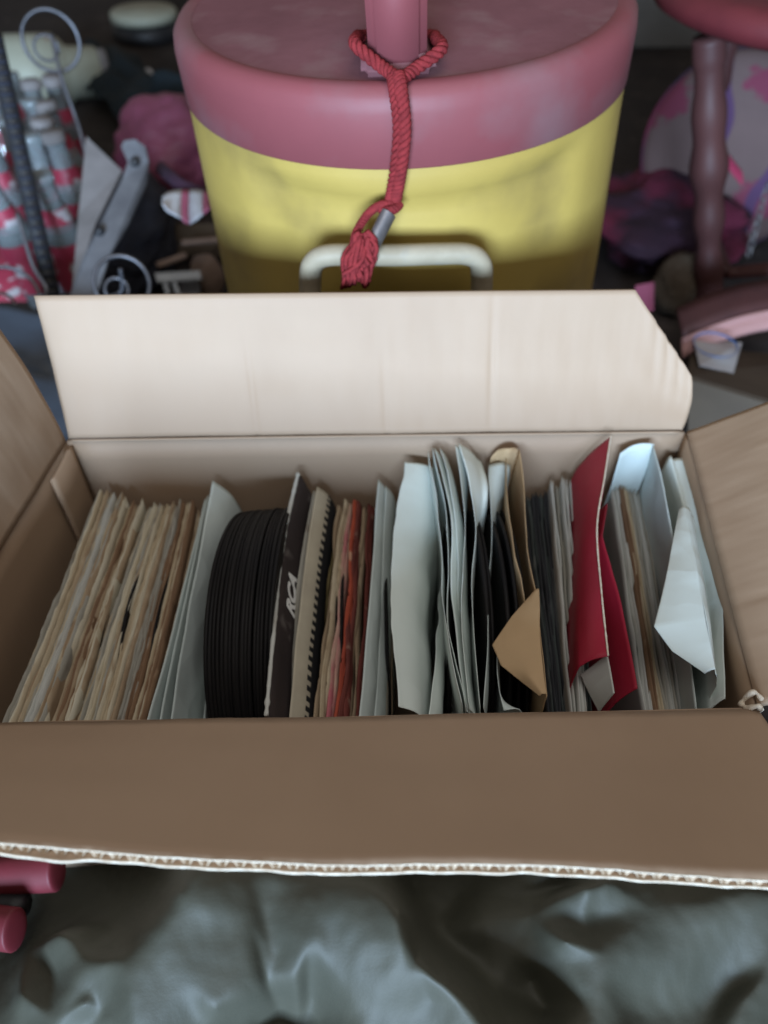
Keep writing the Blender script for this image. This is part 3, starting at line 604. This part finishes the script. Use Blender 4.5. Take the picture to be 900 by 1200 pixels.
for k in range(70):                              # frayed end
    a0 = Vector(atY(424+random.uniform(-9, 10), 275+random.uniform(-4, 12), yl-.017+random.uniform(-.004, .004)))
    b0 = Vector(atY(417+random.uniform(-17, 17) if k > 9 else 433+random.uniform(-5, 6), (331 if k > 9 else 312)+random.uniform(-18, 8), yl-.024+random.uniform(-.006, .004)))
    md = a0.lerp(b0, .5)+Vector((random.uniform(-.005, .005), random.uniform(-.005, .003), 0))
    me = tube([a0, md, b0], lambda t: .0019*(1-.3*t), 6, n=8); tas.from_mesh(me); bpy.data.meshes.remove(me)
me = bpy.data.meshes.new('m'); tas.to_mesh(me); tas.free(); link('frayed_end', me, M['rope'], rope)

# ------------------------------------------------------------------ the crumpled cloth in front
CP = [(122, 1183, -.134), (150, 1125, -.106), (182, 1080, -.100), (212, 1042, -.096), (235, 1000, -.10), (140, 1085, -.150), (175, 1035, -.165), (110, 1050, -.185), (60, 1040, -.195), (90, 1085, -.175),
 (230, 1100, -.108), (222, 1148, -.113), (245, 1060, -.100), (290, 1075, -.110), (300, 1160, -.119), (250, 1182, -.117), (292, 1010, -.11),
 (180, 1206, -.119), (150, 1196, -.117), (240, 1212, -.135), (290, 1204, -.158), (330, 1192, -.172), (362, 1176, -.158), (350, 1215, -.18), (312, 1068, -.120), (323, 1120, -.125), (316, 1152, -.130), (345, 1150, -.122),
 (380, 1060, -.105), (400, 1150, -.122), (360, 1110, -.110), (360, 1020, -.115), (450, 1100, -.104), (420, 1190, -.132), (480, 1200, -.136),
 (445, 1032, -.104), (466, 1066, -.099), (487, 1120, -.103), (515, 1152, -.109), (562, 1192, -.115), (610, 1240, -.12), (500, 1175, -.126),
 (482, 1045, -.170), (505, 1085, -.172), (535, 1118, -.165), (585, 1160, -.160), (600, 1050, -.165), (555, 1080, -.146), (615, 1075, -.148), (560, 1030, -.18), (625, 1150, -.165), (640, 1190, -.17), (600, 1120, -.152),
 (662, 1106, -.126), (645, 1130, -.142), (690, 1036, -.118), (679, 1085, -.134), (706, 1182, -.132), (715, 1030, -.120), (712, 1120, -.126), (700, 1080, -.137), (660, 1040, -.155), (690, 1000, -.13),
 (760, 1060, -.132), (850, 1055, -.126), (930, 1040, -.124), (800, 1125, -.140), (905, 1110, -.140), (830, 1180, -.165), (745, 1190, -.156), (868, 1186, -.142), (920, 1160, -.150), (800, 1010, -.15),
 (62, 1093, -.122), (22, 1163, -.136), (6, 1190, -.158), (95, 1124, -.122), (108, 1152, -.127), (60, 1145, -.150), (66, 1196, -.136), (100, 1174, -.126), (-5, 1130, -.19), (30, 1110, -.165), (30, 1205, -.15), (105, 1205, -.145),
 (-150, 1000, -.2), (-150, 1300, -.2), (1050, 1000, -.2), (1050, 1300, -.2), (450, 960, -.19), (200, 960, -.19), (700, 960, -.19), (0, 960, -.2), (950, 960, -.19), (0, 1330, -.16), (200, 1330, -.15), (400, 1330, -.15), (600, 1330, -.15), (800, 1330, -.155), (950, 1330, -.17), (-150, 1480, -.2), (100, 1480, -.2), (350, 1480, -.2), (600, 1480, -.2), (850, 1480, -.2), (1080, 1480, -.2)]
from mathutils.geometry import delaunay_2d_cdt
pts3 = [atZ(a_, b_, -.140+1.05*(c_+.138)) for a_, b_, c_ in CP]
vs, es, fs, *_ = delaunay_2d_cdt([Vector((p.x, p.y)) for p in pts3], [], [], 0, 1e-6)
bm = bmesh.new(); zz_ = {}
for v in vs:
    q = min(pts3, key=lambda p: (p.x-v.x)**2+(p.y-v.y)**2); bm.verts.new((v.x, v.y, q.z))
bm.verts.ensure_lookup_table()
for f in fs: bm.faces.new([bm.verts[i] for i in f])
for it in range(5):
    bmesh.ops.subdivide_edges(bm, edges=bm.edges[:], cuts=1, use_grid_fill=True)
    for _k in range((0, 2, 2, 2, 1)[it]): bmesh.ops.smooth_vert(bm, verts=bm.verts, factor=.5, use_axis_x=True, use_axis_y=True, use_axis_z=True)
    if it == 3:
        for v in bm.verts:
            x, y = v.co.x, v.co.y
            v.co.z += .0008*(abs(nz(x*45, y*30, 2.))-.2)+.0010*nz(x*11, y*11, 5.)
            v.co.x += .0022*nz(x*30, y*30, 8.); v.co.y += .0022*nz(x*30, y*30, 15.)
        bmesh.ops.smooth_vert(bm, verts=bm.verts, factor=.4, use_axis_x=True, use_axis_y=True, use_axis_z=True)
for v in bm.verts: v.co.z += .0004*nz(v.co.x*130, v.co.y*130)
bmesh.ops.recalc_face_normals(bm, faces=bm.faces)
me = bpy.data.meshes.new('m'); bm.to_mesh(me); bm.free()
tag(link('crumpled_cloth', me, M['cloth']), 'crumpled olive-grey nylon cloth heaped in front of the box', 'cloth')

# ------------------------------------------------------------------ red thing at the lower left
M['red_rubber'] = material('red_rubber', (.11, .010, .016), (.08, .008, .012), rough=.6, scale=20, spec=.35)
M['black'] = material('black_plastic', (.012, .012, .014), (.022, .021, .022), rough=.5, scale=20, spec=.4)
rg = atZ(20, 1020, -.15)
grip = empty('red_handled_tool', (rg.x, rg.y, FLOOR), 'two rounded dark red grips poking out beside the cloth', 'tool')
for (p0, p1) in (((70, 1020), (-40, 1028)), ((20, 1090), (-60, 1080))):
    a, b_ = atZ(*p0, -.155), atZ(*p1, -.165)
    link('grip', tube([a, a.lerp(b_, .06), a.lerp(b_, .2), a.lerp(b_, .6), b_], lambda t: .0125*min(1, math.sqrt(max(.02, 1-(1-min(1, t*5))**2))), 18, n=40, squash=.8), M['red_rubber'], grip)
link('hinge_block', tube([atZ(30, 1062, -.165), atZ(-60, 1056, -.17)], .007, 12, n=6), M['black'], grip)

exec_bg = True
# ------------------------------------------------------------------ clutter on the left
def loc(px, py, z): return atZ(px, py, z)
M['cup'] = material('cream_plastic', (.36, .36, .28), (.30, .30, .23), rough=.5, scale=12, spec=.3, c3=(.30, .12, .09), s3=18, lo3=.63, hi3=.68)
M['greystrap'] = material('grey_board', (.17, .17, .18), (.12, .12, .13), rough=.7, scale=30, spec=.2)
M['greytan'] = material('grey_tan_board', (.22, .20, .195), (.17, .155, .15), rough=.75, scale=25, spec=.2)
M['navy'] = material('dark_navy_fabric', (.022, .024, .036), (.014, .015, .024), rough=.7, scale=20, bump=.4, bscale=40, spec=.3)
M['teal'] = material('dark_teal_fabric', (.014, .022, .028), (.010, .015, .018), rough=.8, scale=15, bump=.4, bscale=40, spec=.2)
M['wire'] = material('grey_wire', (.16, .16, .18), (.10, .10, .11), rough=.4, metal=.7, spec=.5, scale=60)
M['glass'] = material('cloudy_bottle_glass', (.50, .56, .58), (.40, .46, .48), rough=.12, scale=14, spec=.6, trans=.7)
M['red_print'] = material('red_label_paper', (.33, .035, .065), (.26, .025, .05), rough=.5, scale=14, c3=(.40, .37, .38), s3=40, lo3=.56, hi3=.6)
M['white_print'] = material('white_label_paper', (.55, .57, .60), (.42, .40, .42), rough=.5, scale=20)
M['pinkbag'] = material('pink_bag_fabric', (.24, .065, .11), (.17, .045, .08), rough=.5, scale=14, bump=.4, bscale=30, spec=.35)
M['blackbag'] = material('black_plastic_film', (.040, .048, .062), (.032, .039, .05), rough=.25, scale=10, spec=.55, bump=.3, bscale=18, bdist=.004)
M['wood'] = material('dark_red_wood', (.075, .028, .026), (.050, .020, .020), rough=.55, scale=18, stretch=(1, 1, .2), spec=.3)
M['redseat'] = material('red_brown_seat', (.13, .022, .026), (.09, .016, .02), rough=.5, scale=14, spec=.35)
M['rim'] = material('pink_brown_board', (.46, .25, .24), (.36, .19, .17), rough=.6, scale=20, stretch=(.4, 3, 3), spec=.3)
M['purple'] = material('purple_fabric', (.050, .020, .040), (.030, .014, .028), rough=.85, scale=18, bump=.4, bscale=50, c3=(.14, .018, .045), s3=10, lo3=.5, hi3=.62)
M['darkcard'] = material('dim_cardboard', (.085, .062, .042), (.065, .047, .033), rough=.8, scale=12)
M['stick'] = material('pale_wood', (.34, .24, .19), (.26, .18, .14), rough=.7, scale=40)
M['wallgrey'] = material('pale_grey_panel', (.16, .145, .13), (.11, .10, .09), rough=.85, scale=5)

# cream container lying on its side
a = loc(10, 88, FLOOR+.06); b_ = loc(125, 84, FLOOR+.045)
L_ = (b_-a).length; pr = [(0, 0), (.062, .0), (.068, .006), (.068, L_*.50), (.060, L_*.56), (.047, L_*.62), (.045, L_*.90), (.040, L_*.93), (.039, L_), (0, L_)]
cup = empty('cream_container', a, 'cream plastic container with reddish print lying on its side', 'container')
bd = link('body', lathe(pr, 40), M['cup'], cup, world=False); bd.rotation_euler = (b_-a).to_track_quat('Z', 'Y').to_euler()
cp = link('cap', lathe([(0, L_*.93), (.0405, L_*.93), (.0405, L_*1.01), (.036, L_*1.02), (0, L_*1.02)], 32), M['greytan'], cup, world=False); cp.rotation_euler = bd.rotation_euler
# jar with round pale lid
p = loc(174, 45, FLOOR); jar = empty('dark_jar', (p.x, p.y, FLOOR), 'dark jar with round pale lid standing beyond the container', 'jar')
link('body', lathe([(0, .001), (.075, .001), (.08, .01), (.08, .03), (.06, .04), (0, .04)], 40), M['black'], jar, world=False)
link('lid', lathe([(.0, .060), (.074, .060), (.078, .055), (.078, .041), (0, .041)], 40), M['cup'], jar, world=False)
p = loc(181, 44, FLOOR+.05); o = link('pale_ball', lathe([(0, -.012), (.009, -.009), (.013, 0), (.009, .009), (0, .012)], 20), M['white_print']); o.location = (p.x, p.y-.12, FLOOR+.0125)
tag(o, 'small pale round ball in front of the dark jar', 'ball')
# dark teal cloth strip lying diagonally
A, B = loc(118, 80, FLOOR+.03), loc(215, 175, FLOOR+.03)
rows = []
for i in range(31):
    t = i/30; c = A.lerp(B, t); nrm = Vector((-(B-A).y, (B-A).x, 0)).normalized()
    rows.append([c+nrm*(.13*(j/10-.5))+Vector((0, 0, .02+.03*nz(i*.2, j*.35)+.02*math.sin(math.pi*j/10))) for j in range(11)])
tag(link('dark_cloth_strip', grid_mesh(rows, .004), M['teal']), 'dark teal cloth strip lying diagonally left of the cooler', 'cloth')

# wire rings on rods
def wire_ring(c, r, nrm, rod, label, knob=True):
    c = Vector(c); q = Vector(nrm).to_track_quat('Z', 'Y').to_matrix()
    o = empty('wire_ring', (c.x, c.y, c.z), label, 'wire', 'bent wire rings on rods')
    link('ring', tube([c+q @ Vector((r*math.cos(k), r*math.sin(k), 0)) for k in [i*2*math.pi/36 for i in range(36)]], .0022, 7, closed=True), M['wire'], o)
    if knob: link('inner_ring', tube([c+q @ Vector((.42*r*math.cos(k)-.25*r, .42*r*math.sin(k)-.2*r, .003)) for k in [i*2*math.pi/24 for i in range(24)]], .0018, 6, closed=True), M['wire'], o)
    if rod: link('rod', tube([Vector(x) for x in rod], .0024, 7, n=30), M['wire'], o)
    return o
c1 = atY(60, 48, .86); n1_ = CAM-c1
pxm = (c1-CAM).dot(fw)/F_PX
wire_ring(c1, 31*pxm, n1_, [atY(60, 40, .86), atY(72, 90, .84), atY(92, 148, .82), atY(102, 185, .80), atY(122, 240, .78), atY(132, 300, .76)], 'thin wire ring on a long rod crossing the cream container')
c2 = atY(143, 332, .50); pxm = (c2-CAM).dot(fw)/F_PX
wire_ring(c2, 31*pxm, CAM-c2+Vector((0, 0, .15)), [atY(141, 315, .50), atY(143, 340, .5), atY(130, 348, .5)], 'wire ring just behind the upper left edge of the back flap')
c3 = atY(8, 350, .55); pxm = (c3-CAM).dot(fw)/F_PX
wire_ring(c3, 36*pxm, CAM-c3+Vector((0, 0, .2)), [atY(20, 250, .6), atY(38, 310, .57), atY(55, 345, .55), atY(30, 380, .54)], 'looped grey wire below the red-labelled bottles')

# black toothed strip
st = empty('toothed_strip', loc(60, 345, FLOOR), 'long black ladder-like strip leaning across the bottles', 'strip')
A, B = atY(-8, 40, .74), atY(62, 350, .60); nn = ((CAM-A).normalized()); wd = nn.cross(B-A).normalized()
rows = [[A.lerp(B, i/40)+wd*(.009*(j-1))+nn*(.001*nz(i*.5, j)) for j in range(3)] for i in range(41)]
link('band', grid_mesh(rows, .003), M['black'], st)
tm_ = box_mesh(.014, .004, .004, .001, 1)
for i in range(26):
    o = link('tooth', tm_, None, st); 
    if not tm_.materials: tm_.materials.append(M['navy'])
    c = A.lerp(B, (i+.5)/26)+nn*.003; d = (B-A).normalized(); o.matrix_basis = Matrix(((wd.x, d.x, nn.x, c.x), (wd.y, d.y, nn.y, c.y), (wd.z, d.z, nn.z, c.z), (0, 0, 0, 1)))

# bottles with red labels in a low red tray
bprof = [(0, .001), (.022, .001), (.0245, .006), (.0245, .045), (.0225, .060), (.0240, .085), (.0215, .105), (.0135, .135), (.0115, .160), (.0118, .165), (.0135, .166), (.0135, .174), (.0110, .175), (0, .175)]
capp = [(.0145, .166), (.0148, .174), (.0125, .178), (0, .1785)]
labp = [(.0252, .030), (.0252, .046), (.0234, .060), (.0247, .083), (.0240, .095)]
meshes = [lathe(bprof, 28), lathe(labp, 28), lathe(capp, 20), lathe([(.0200, .1095), (.0150, .1315), (.0142, .136)], 24)]
meshes[3].materials.append(M['red_print'])
meshes[0].materials.append(M['glass']); meshes[1].materials.append(M['red_print']); meshes[2].materials.append(M['greytan'])
spots = [(28, 222, 'left of two clear necks in back row'), (66, 222, 'right of two clear necks in back row'), (4, 258, 'at the picture edge in the second row'), (42, 262, 'second row, behind the black strip'), (78, 262, 'second row, beside the grey board'),
         (10, 306, 'third row at the picture edge'), (52, 308, 'third row, in the middle'), (86, 305, 'third row, nearest the grey board'), (28, 350, 'front row, over the looped wire'), (72, 348, 'front row, right of the black strip'),
         (46, 236, 'squeezed between the two back rows, left'), (60, 284, 'between second and third rows, middle'), (24, 284, 'between second and third rows, left'), (4, 222, 'back row at the picture edge')]
for i, (px, py, wh) in enumerate(spots):
    p = loc(px+32, py+8, FLOOR); o = empty('glass_bottle', (p.x, p.y, FLOOR+.004), 'small glass bottle with red label, %s' % wh, 'bottle', 'glass bottles with red labels')
    for nm, me in zip(('glass', 'label', 'cap', 'neck_label'), meshes):
        if nm == 'cap' and i % 3 == 0: continue
        k = link(nm, me, None, o, world=False)
    o.rotation_euler = (R(random.uniform(-5, 5)), R(random.uniform(-6, 6)), random.uniform(0, 6))
p = loc(40, 290, FLOOR)
tr = link('red_tray', box_mesh(.20, .30, .008, .003), M['red_print']); tr.location = (p.x-.01, p.y, FLOOR+.001); tag(tr, 'flat red printed tray under the glass bottles', 'tray')

# grey board and holed strap over a dark bag
def slab(name, pts, th, mat, label, cat, parent=None, z=None):
    """a flat board with outline pts (world Vectors) and thickness th"""
    P = [Vector(p) for p in pts]; c = sum(P, Vector())/len(P); n_ = (P[1]-P[0]).cross(P[2]-P[0]).normalized()
    if n_.z < 0: n_ = -n_
    bm = bmesh.new(); vs = [bm.verts.new(p) for p in P]; f = bm.faces.new(vs); r = bmesh.ops.extrude_face_region(bm, geom=[f])
    bmesh.ops.translate(bm, verts=[v for v in r['geom'] if isinstance(v, bmesh.types.BMVert)], vec=-n_*th); bmesh.ops.recalc_face_normals(bm, faces=bm.faces)
    me = bpy.data.meshes.new('m'); bm.to_mesh(me); bm.free(); o = link(name, me, mat, parent, smooth=False)
    if label: tag(o, label, cat)
    return o
def U(px, py, Y): return atY(px, py, Y)
slab('grey_board', [U(101, 160, .78), U(143, 200, .74), U(112, 262, .66), U(84, 345, .56), U(92, 250, .68)], .005, M['greytan'], 'pointed grey-brown board standing right of the bottles', 'board')
strap = empty('grey_strap', U(90, 350, .52), 'grey strap with rounded end and two dark holes leaning over the dark bag', 'strap')
sp_pts = [U(145, 165, .74), U(158, 163, .74), U(170, 172, .735), U(174, 190, .72), U(171, 215, .70), U(150, 262, .64), U(128, 300, .59), U(112, 350, .54), U(80, 350, .54), U(98, 300, .59), U(120, 255, .65), U(143, 210, .70), U(150, 190, .72), U(142, 172, .735)]
slab('band', sp_pts, .004, M['greystrap'], None, None, strap)
for (px, py, Y) in ((158, 190, .715), (117, 271, .622)):
    c = U(px, py, Y); n_ = (CAM-c).normalized(); q = n_.to_track_quat('Z', 'Y').to_matrix()
    me = lathe([(0, .0008), (.0045, .0008), (.0055, -.002)], 16); o = link('hole', me, M['black'], strap); o.matrix_basis = Matrix.Translation(c+n_*.002) @ q.to_4x4()
def lump(name, c, s, mat, label, cat, amp=.25, fr=2.5, seed=0., flat=True, nseg=40):
    """a soft crumpled bag or bundle resting on the floor"""
    bm = bmesh.new(); bmesh.ops.create_icosphere(bm, subdivisions=5, radius=1)
    for v in bm.verts:
        d = v.co.normalized(); k = 1+amp*nz(d.x*fr*.6+seed, d.y*fr*.6, d.z*fr*.6)+amp*.5*abs(nz(d.x*fr*1.2+seed, d.y*fr*.8, d.z*fr*2+4))+amp*.10*nz(d.x*7+seed, d.y*7, d.z*7)
        v.co = Vector((d.x*s[0], d.y*s[1], d.z*s[2]))*k
    me = bpy.data.meshes.new('m'); 
    mz = min(v.co.z for v in bm.verts)
    for v in bm.verts: v.co.z = max(v.co.z, -s[2]*.75)
    bm.to_mesh(me); bm.free(); o = link(name, me, mat); o.location = (c[0], c[1], FLOOR+s[2]*.75+.001)
    return tag(o, label, cat)
p = loc(140, 330, FLOOR+.05); lump('dark_bag', (p.x-.02, p.y+.13), (.065, .13, .06), M['navy'], 'dark navy bag under the grey strap', 'bag', seed=3)
p = loc(207, 218, FLOOR); lump('pink_bag', (p.x+.0, p.y), (.085, .09, .075), M['pinkbag'], 'pink bag left of the cooler with a dark strap across it', 'bag', amp=.2, seed=8)
lump('dark_strap_bundle', (p.x+.01, p.y+.20), (.10, .06, .06), M['teal'], 'dark blue-teal bundle behind the pink bag', 'bundle', amp=.3, seed=12)
pk = [atY(186, 195, .78), atY(200, 207, .74), atY(215, 218, .72), atY(240, 228, .71)]
tag(link('dark_strap', tube(pk, .0075, 8, n=24, squash=.4), M['purple']), 'narrow dark strap lying over the pink bag', 'strap')
# striped packet
pkt = empty('striped_packet', atY(218, 255, .66), 'small white packet with pink stripes in front of the pink bag', 'packet')
def patch(cols, Y0, Y1, mat, nm):
    rows = [[atY(px, py+(pb_-py)*j/8, Y0+(Y1-Y0)*j/8)+Vector((0, -.006*math.sin(math.pi*j/8), 0)) for j in range(9)] for px, py, pb_ in cols]
    return link(nm, grid_mesh(rows, .002), mat, pkt)
M['packwhite'] = material('packet_white', (.70, .72, .76), (.60, .60, .66), rough=.3, scale=20, spec=.5)
M['packpink'] = material('packet_pink', (.42, .11, .18), (.34, .08, .14), rough=.4, scale=20, spec=.5)
patch([(191, 230, 240), (197, 226, 248), (205, 224, 252), (213, 223, 257)], .70, .655, M['packwhite'], 'white_panel')
patch([(213.4, 223, 257), (217, 223, 261), (222, 223, 263)], .70, .655, M['packpink'], 'pink_stripe')
patch([(222.4, 223, 263), (230, 223, 258), (238, 224, 251)], .70, .655, M['white_print'], 'pale_panel')
patch([(238.4, 224, 251), (242, 225, 248), (246, 227, 243)], .70, .655, M['packpink'], 'pink_stripe')
# odds and ends beside the cooler
slab('brown_card', [loc(192, 262, FLOOR+.03), loc(256, 262, FLOOR+.04), loc(262, 300, FLOOR+.02), loc(185, 300, FLOOR+.012)], .003, M['darkcard'], 'scrap of brown card on the floor left of the cooler', 'card')
for (p0, p1, lab) in (((213, 285), (256, 281), 'pale wooden stick lying beside the cooler, upper one'), ((184, 311), (218, 299), 'pale wooden stick lying beside the cooler, lower slanting one')):
    a, b_ = loc(*p0, FLOOR+.045), loc(*p1, FLOOR+.045)
    tag(link('wooden_stick', tube([a, a.lerp(b_, .3), a.lerp(b_, .7), b_], .0045, 8, n=12, squash=.6), M['stick']), lab, 'stick', 'wooden sticks beside the cooler')
tp = empty('metal_bracket', loc(212, 330, FLOOR), 'shiny white metal bracket beside the cooler foot', 'bracket')
M['shiny'] = material('shiny_white_metal', (.62, .66, .70), (.5, .53, .57), rough=.25, spec=.6, metal=.3, scale=30)
slab('plate', [loc(181, 320, FLOOR+.05), loc(234, 317, FLOOR+.05), loc(236, 326, FLOOR+.05), loc(184, 329, FLOOR+.05)], .003, M['shiny'], None, None, tp)
for (q0, q1) in (((192, 329), (197, 346)), ((202, 328), (209, 346))):
    a, b_ = loc(*q0, FLOOR+.046), loc(*q1, FLOOR+.04); link('prong', tube([a, b_], .004, 8, n=6, squash=.5), M['shiny'], tp)
slab('grey_tin', [loc(212, 327, FLOOR+.03), loc(234, 326, FLOOR+.03), loc(234, 350, FLOOR+.02), loc(211, 352, FLOOR+.02)], .006, M['greystrap'], 'dull grey tin piece under the shiny bracket', 'tin')
p = loc(246, 342, FLOOR); lump('beige_lump', (p.x, p.y), (.022, .022, .03), M['stick'], 'small rounded beige object against the cooler foot', 'object', amp=.08, seed=20)

# black plastic bag beside the back left corner
rows = []
for i in range(41):
    r = []
    for j in range(31):
        u_, v_ = i/40, j/30
        q = Vector((-.42+.27*u_, .235+.24*v_, FLOOR+.02)); q.z += .085+.02*nz(u_*3, v_*3, 1.)+.012*abs(nz(u_*7, v_*5, 3.))+.05*v_-.03*u_*v_
        if i == 0 or j == 0: q.z = FLOOR+.003
        r.append(q)
    rows.append(r)
tag(link('black_plastic_bag', grid_mesh(rows, .001), M['blackbag']), 'shiny blue-black plastic bag beside the back left corner of the box', 'bag')

# ------------------------------------------------------------------ clutter on the right
# stool with turned legs
lb = loc(830, 378, FLOOR); LY = lb.y
ltop = atY(829, 30, LY+.02); Hs = ltop.z+.006
stool = empty('wooden_stool', (lb.x, LY, FLOOR), 'dark red-brown wooden stool with turned legs right of the cooler', 'stool')
hh = Hs-FLOOR; prof = [(0, .001)]
for i in range(61):
    t = i/60; z = .001+t*(hh-.001)
    r = .0170+.0022*math.sin(t*34)*math.sin(math.pi*t)+.002*math.sin(t*11+1)
    if t > .93: r = .0165
    prof.append((r, z))
prof.append((0, hh)); me = lathe(prof, 28); me.materials.append(M['wood'])
for (dx, dy) in ((0, 0), (.24, .03), (.26, .28), (.03, .27)):
    k = link('leg', me, None, stool, world=False); k.location = (dx, dy, 0)
    if not dx and not dy: k.rotation_euler = (Vector((ltop.x, ltop.y, Hs))-Vector((lb.x, LY, FLOOR))).to_track_quat('Z', 'Y').to_euler()
scx, scy = lb.x+.135, LY+.13
seat = link('seat', lathe([(0, 0), (.165, 0), (.178, .006), (.182, .016), (.178, .026), (.165, .032), (0, .034)], 64), M['redseat'], stool, world=False); seat.location = (ltop.x-lb.x+.142, .065, hh-.008)
for (q0, q1) in (((0, 0), (.24, .03)), ((.24, .03), (.26, .28)), ((0, 0), (.03, .27))):
    link('rung', tube([Vector((q0[0], q0[1], .07)), Vector(((q0[0]+q1[0])/2, (q0[1]+q1[1])/2, .07)), Vector((q1[0], q1[1], .07))], lambda t: .007+.003*math.sin(math.pi*t), 10, n=14), M['wood'], stool, world=False)
# round cushion with pink and purple brush pattern, behind the stool's leg
M['pattern'] = material('pink_purple_pattern', (.15, .095, .088), (.12, .076, .072), rough=.8, scale=8, c3=(.17, .032, .06), s3=9, lo3=.57, hi3=.60, seedobj=False)
nt = M['pattern'].node_tree; N = nt.nodes; L = nt.links; b = N['Principled BSDF']; old = b.inputs['Base Color'].links[0].from_socket
tc = N.new('ShaderNodeTexCoord'); wv = N.new('ShaderNodeTexWave'); wv.inputs['Scale'].default_value = 3.2; wv.inputs['Distortion'].default_value = 5; wv.inputs['Detail'].default_value = 2; wv.inputs['Detail Scale'].default_value = 1.6
L.new(tc.outputs['Object'], wv.inputs[0]); mr = N.new('ShaderNodeMapRange'); mr.inputs[1].default_value = .86; mr.inputs[2].default_value = .92; L.new(wv.outputs['Fac'], mr.inputs[0])
mx = N.new('ShaderNodeMix'); mx.data_type = 'RGBA'; L.new(mr.outputs[0], mx.inputs['Factor']); L.new(old, mx.inputs['A']); mx.inputs['B'].default_value = (.08, .035, .09, 1); L.new(mx.outputs['Result'], b.inputs['Base Color'])
cc = atY(862, 178, LY+.26)
pr = []
for i in range(25):
    a = -math.pi/2+math.pi*i/24; pr.append((.128*(abs(math.cos(a))**.55), .035*math.sin(a)))
cu = empty('round_cushion', (cc.x, cc.y, cc.z-.12), 'round patterned cushion in faded pink and purple behind the stool leg', 'cushion')
k = link('cover', lathe(pr, 64), M['pattern'], cu, world=False); k.location = (0, 0, .12); k.rotation_euler = (R(62), 0, R(-8))
pipe = link('piping', tube([Vector((.1285*math.cos(q), .1285*math.sin(q), 0)) for q in [i*2*math.pi/64 for i in range(64)]], .003, 6, closed=True), M['purple'], cu, world=False); pipe.location = (0, 0, .12); pipe.rotation_euler = k.rotation_euler
M['ribbon'] = material('pink_ribbon', (.42, .045, .10), (.34, .035, .08), rough=.6, scale=20)
nrm = Vector((0, -math.sin(R(62)), math.cos(R(62))))
pts = [atY(850, 185, cc.y-.045), atY(880, 222, cc.y-.05), atY(905, 250, cc.y-.055)]
rb = link('pink_stripe', tube(pts, .007, 8, n=14, squash=.15), M['ribbon'], cu)
# purple and red cloth pile
p = loc(775, 330, FLOOR); lump('purple_cloth_pile', (p.x+.02, p.y+.10), (.10, .12, .05), M['purple'], 'dim purple and red cloth heap between cooler and stool', 'cloth', amp=.4, seed=31)
p = loc(757, 345, FLOOR+.045); pc = slab('pink_scrap', [p+Vector((-.016, 0, .012)), p+Vector((.006, .0, .016)), p+Vector((.014, -.004, -.02)), p+Vector((-.01, -.006, -.03))], .002, M['packpink'], 'small pink and white scrap by the cut corner of the back flap', 'scrap')
p = loc(795, 372, FLOOR); lump('brown_bundle', (p.x, p.y+.02), (.035, .035, .045), M['darkcard'], 'small brown bundle at the foot of the stool leg', 'bundle', amp=.15, seed=41)
# pinkish curved board across the stool foot
rows = []
for i in range(25):
    t = i/24; a = U(800+140*t, 398-38*t-8*math.sin(math.pi*t), .50+.03*t)
    rows.append([a+Vector((0, .004*j*math.cos(j), -.004*j)) for j in range(5)])
cb = empty('curved_board', U(860, 400, .5), 'pinkish curved wooden board lying across the stool foot', 'board')
link('face', grid_mesh(rows, .004), M['rim'], cb)
rows = [[r[0]+Vector((0, .002+.012*j, .002+.004*j)) for j in range(4)] for r in rows]
link('top_strip', grid_mesh(rows, .003), M['wood'], cb)
# white paper with a blue ring, brown carton under it
carton = empty('brown_carton', loc(880, 470, FLOOR), 'dim brown carton behind the right flap', 'carton')
slab('top_panel', [U(806, 440, .40), U(930, 478, .38), U(960, 420, .52), U(812, 405, .52)], .004, M['darkcard'], None, None, carton)
slab('side_panel', [U(806, 441, .399), U(930, 479, .379), U(930, 560, .379), U(806, 520, .399)], .004, M['darkcard'], None, None, carton)
pz = slab('white_paper', [U(818, 432, .430), U(858, 441, .428), U(868, 405, .50), U(812, 402, .50)], .0006, M['white_print'], 'white paper with a blue ring lying on the brown carton', 'paper')
for v in pz.data.vertices: v.co.z += .004
M['blue'] = material('blue_ink', (.05, .12, .28), rough=.6)
c = U(836, 410, .475); rp_ = [c+Vector((.022*math.cos(k), .022*math.sin(k), .0065+.0*k)) for k in [i*2*math.pi/40 for i in range(40)]]
link('blue_ring', tube(rp_, .0012, 5, closed=True, squash=.3), M['blue'], pz, world=False)
# chain hanging at the right edge
ch = empty('metal_chain', atY(875, 295, LY-.02), 'thin dark metal chain hanging at the right beside the stool leg', 'chain')
for i in range(9):
    a = atY(900-2.6*i, 215+9.5*i, LY-.02); b_ = atY(900-2.6*(i+1), 215+9.5*(i+1), LY-.02); m_ = a.lerp(b_, .5); d = (b_-a); ln = d.length*.66
    d.normalize(); sd = d.cross(Vector((0, 1, 0)) if i % 2 else Vector((1, .3, 0))).normalized()
    link('chain_link', tube([m_+d*(ln*math.cos(k))+sd*(ln*.5*math.sin(k)) for k in [j*2*math.pi/16 for j in range(16)]], ln*.17, 6, closed=True), M['metal'], ch)
# pale panel behind the cooler's right shoulder
bp = box_mesh(.42, .02, .42, .004); pn = link('plywood_sheet', bp, M['wallgrey'], smooth=False); p = loc(800, 60, FLOOR); pn.location = (p.x-.02, p.y+.03, FLOOR+.211); tag(pn, 'pale grey sheet of board standing behind the cooler and the stool', 'board')
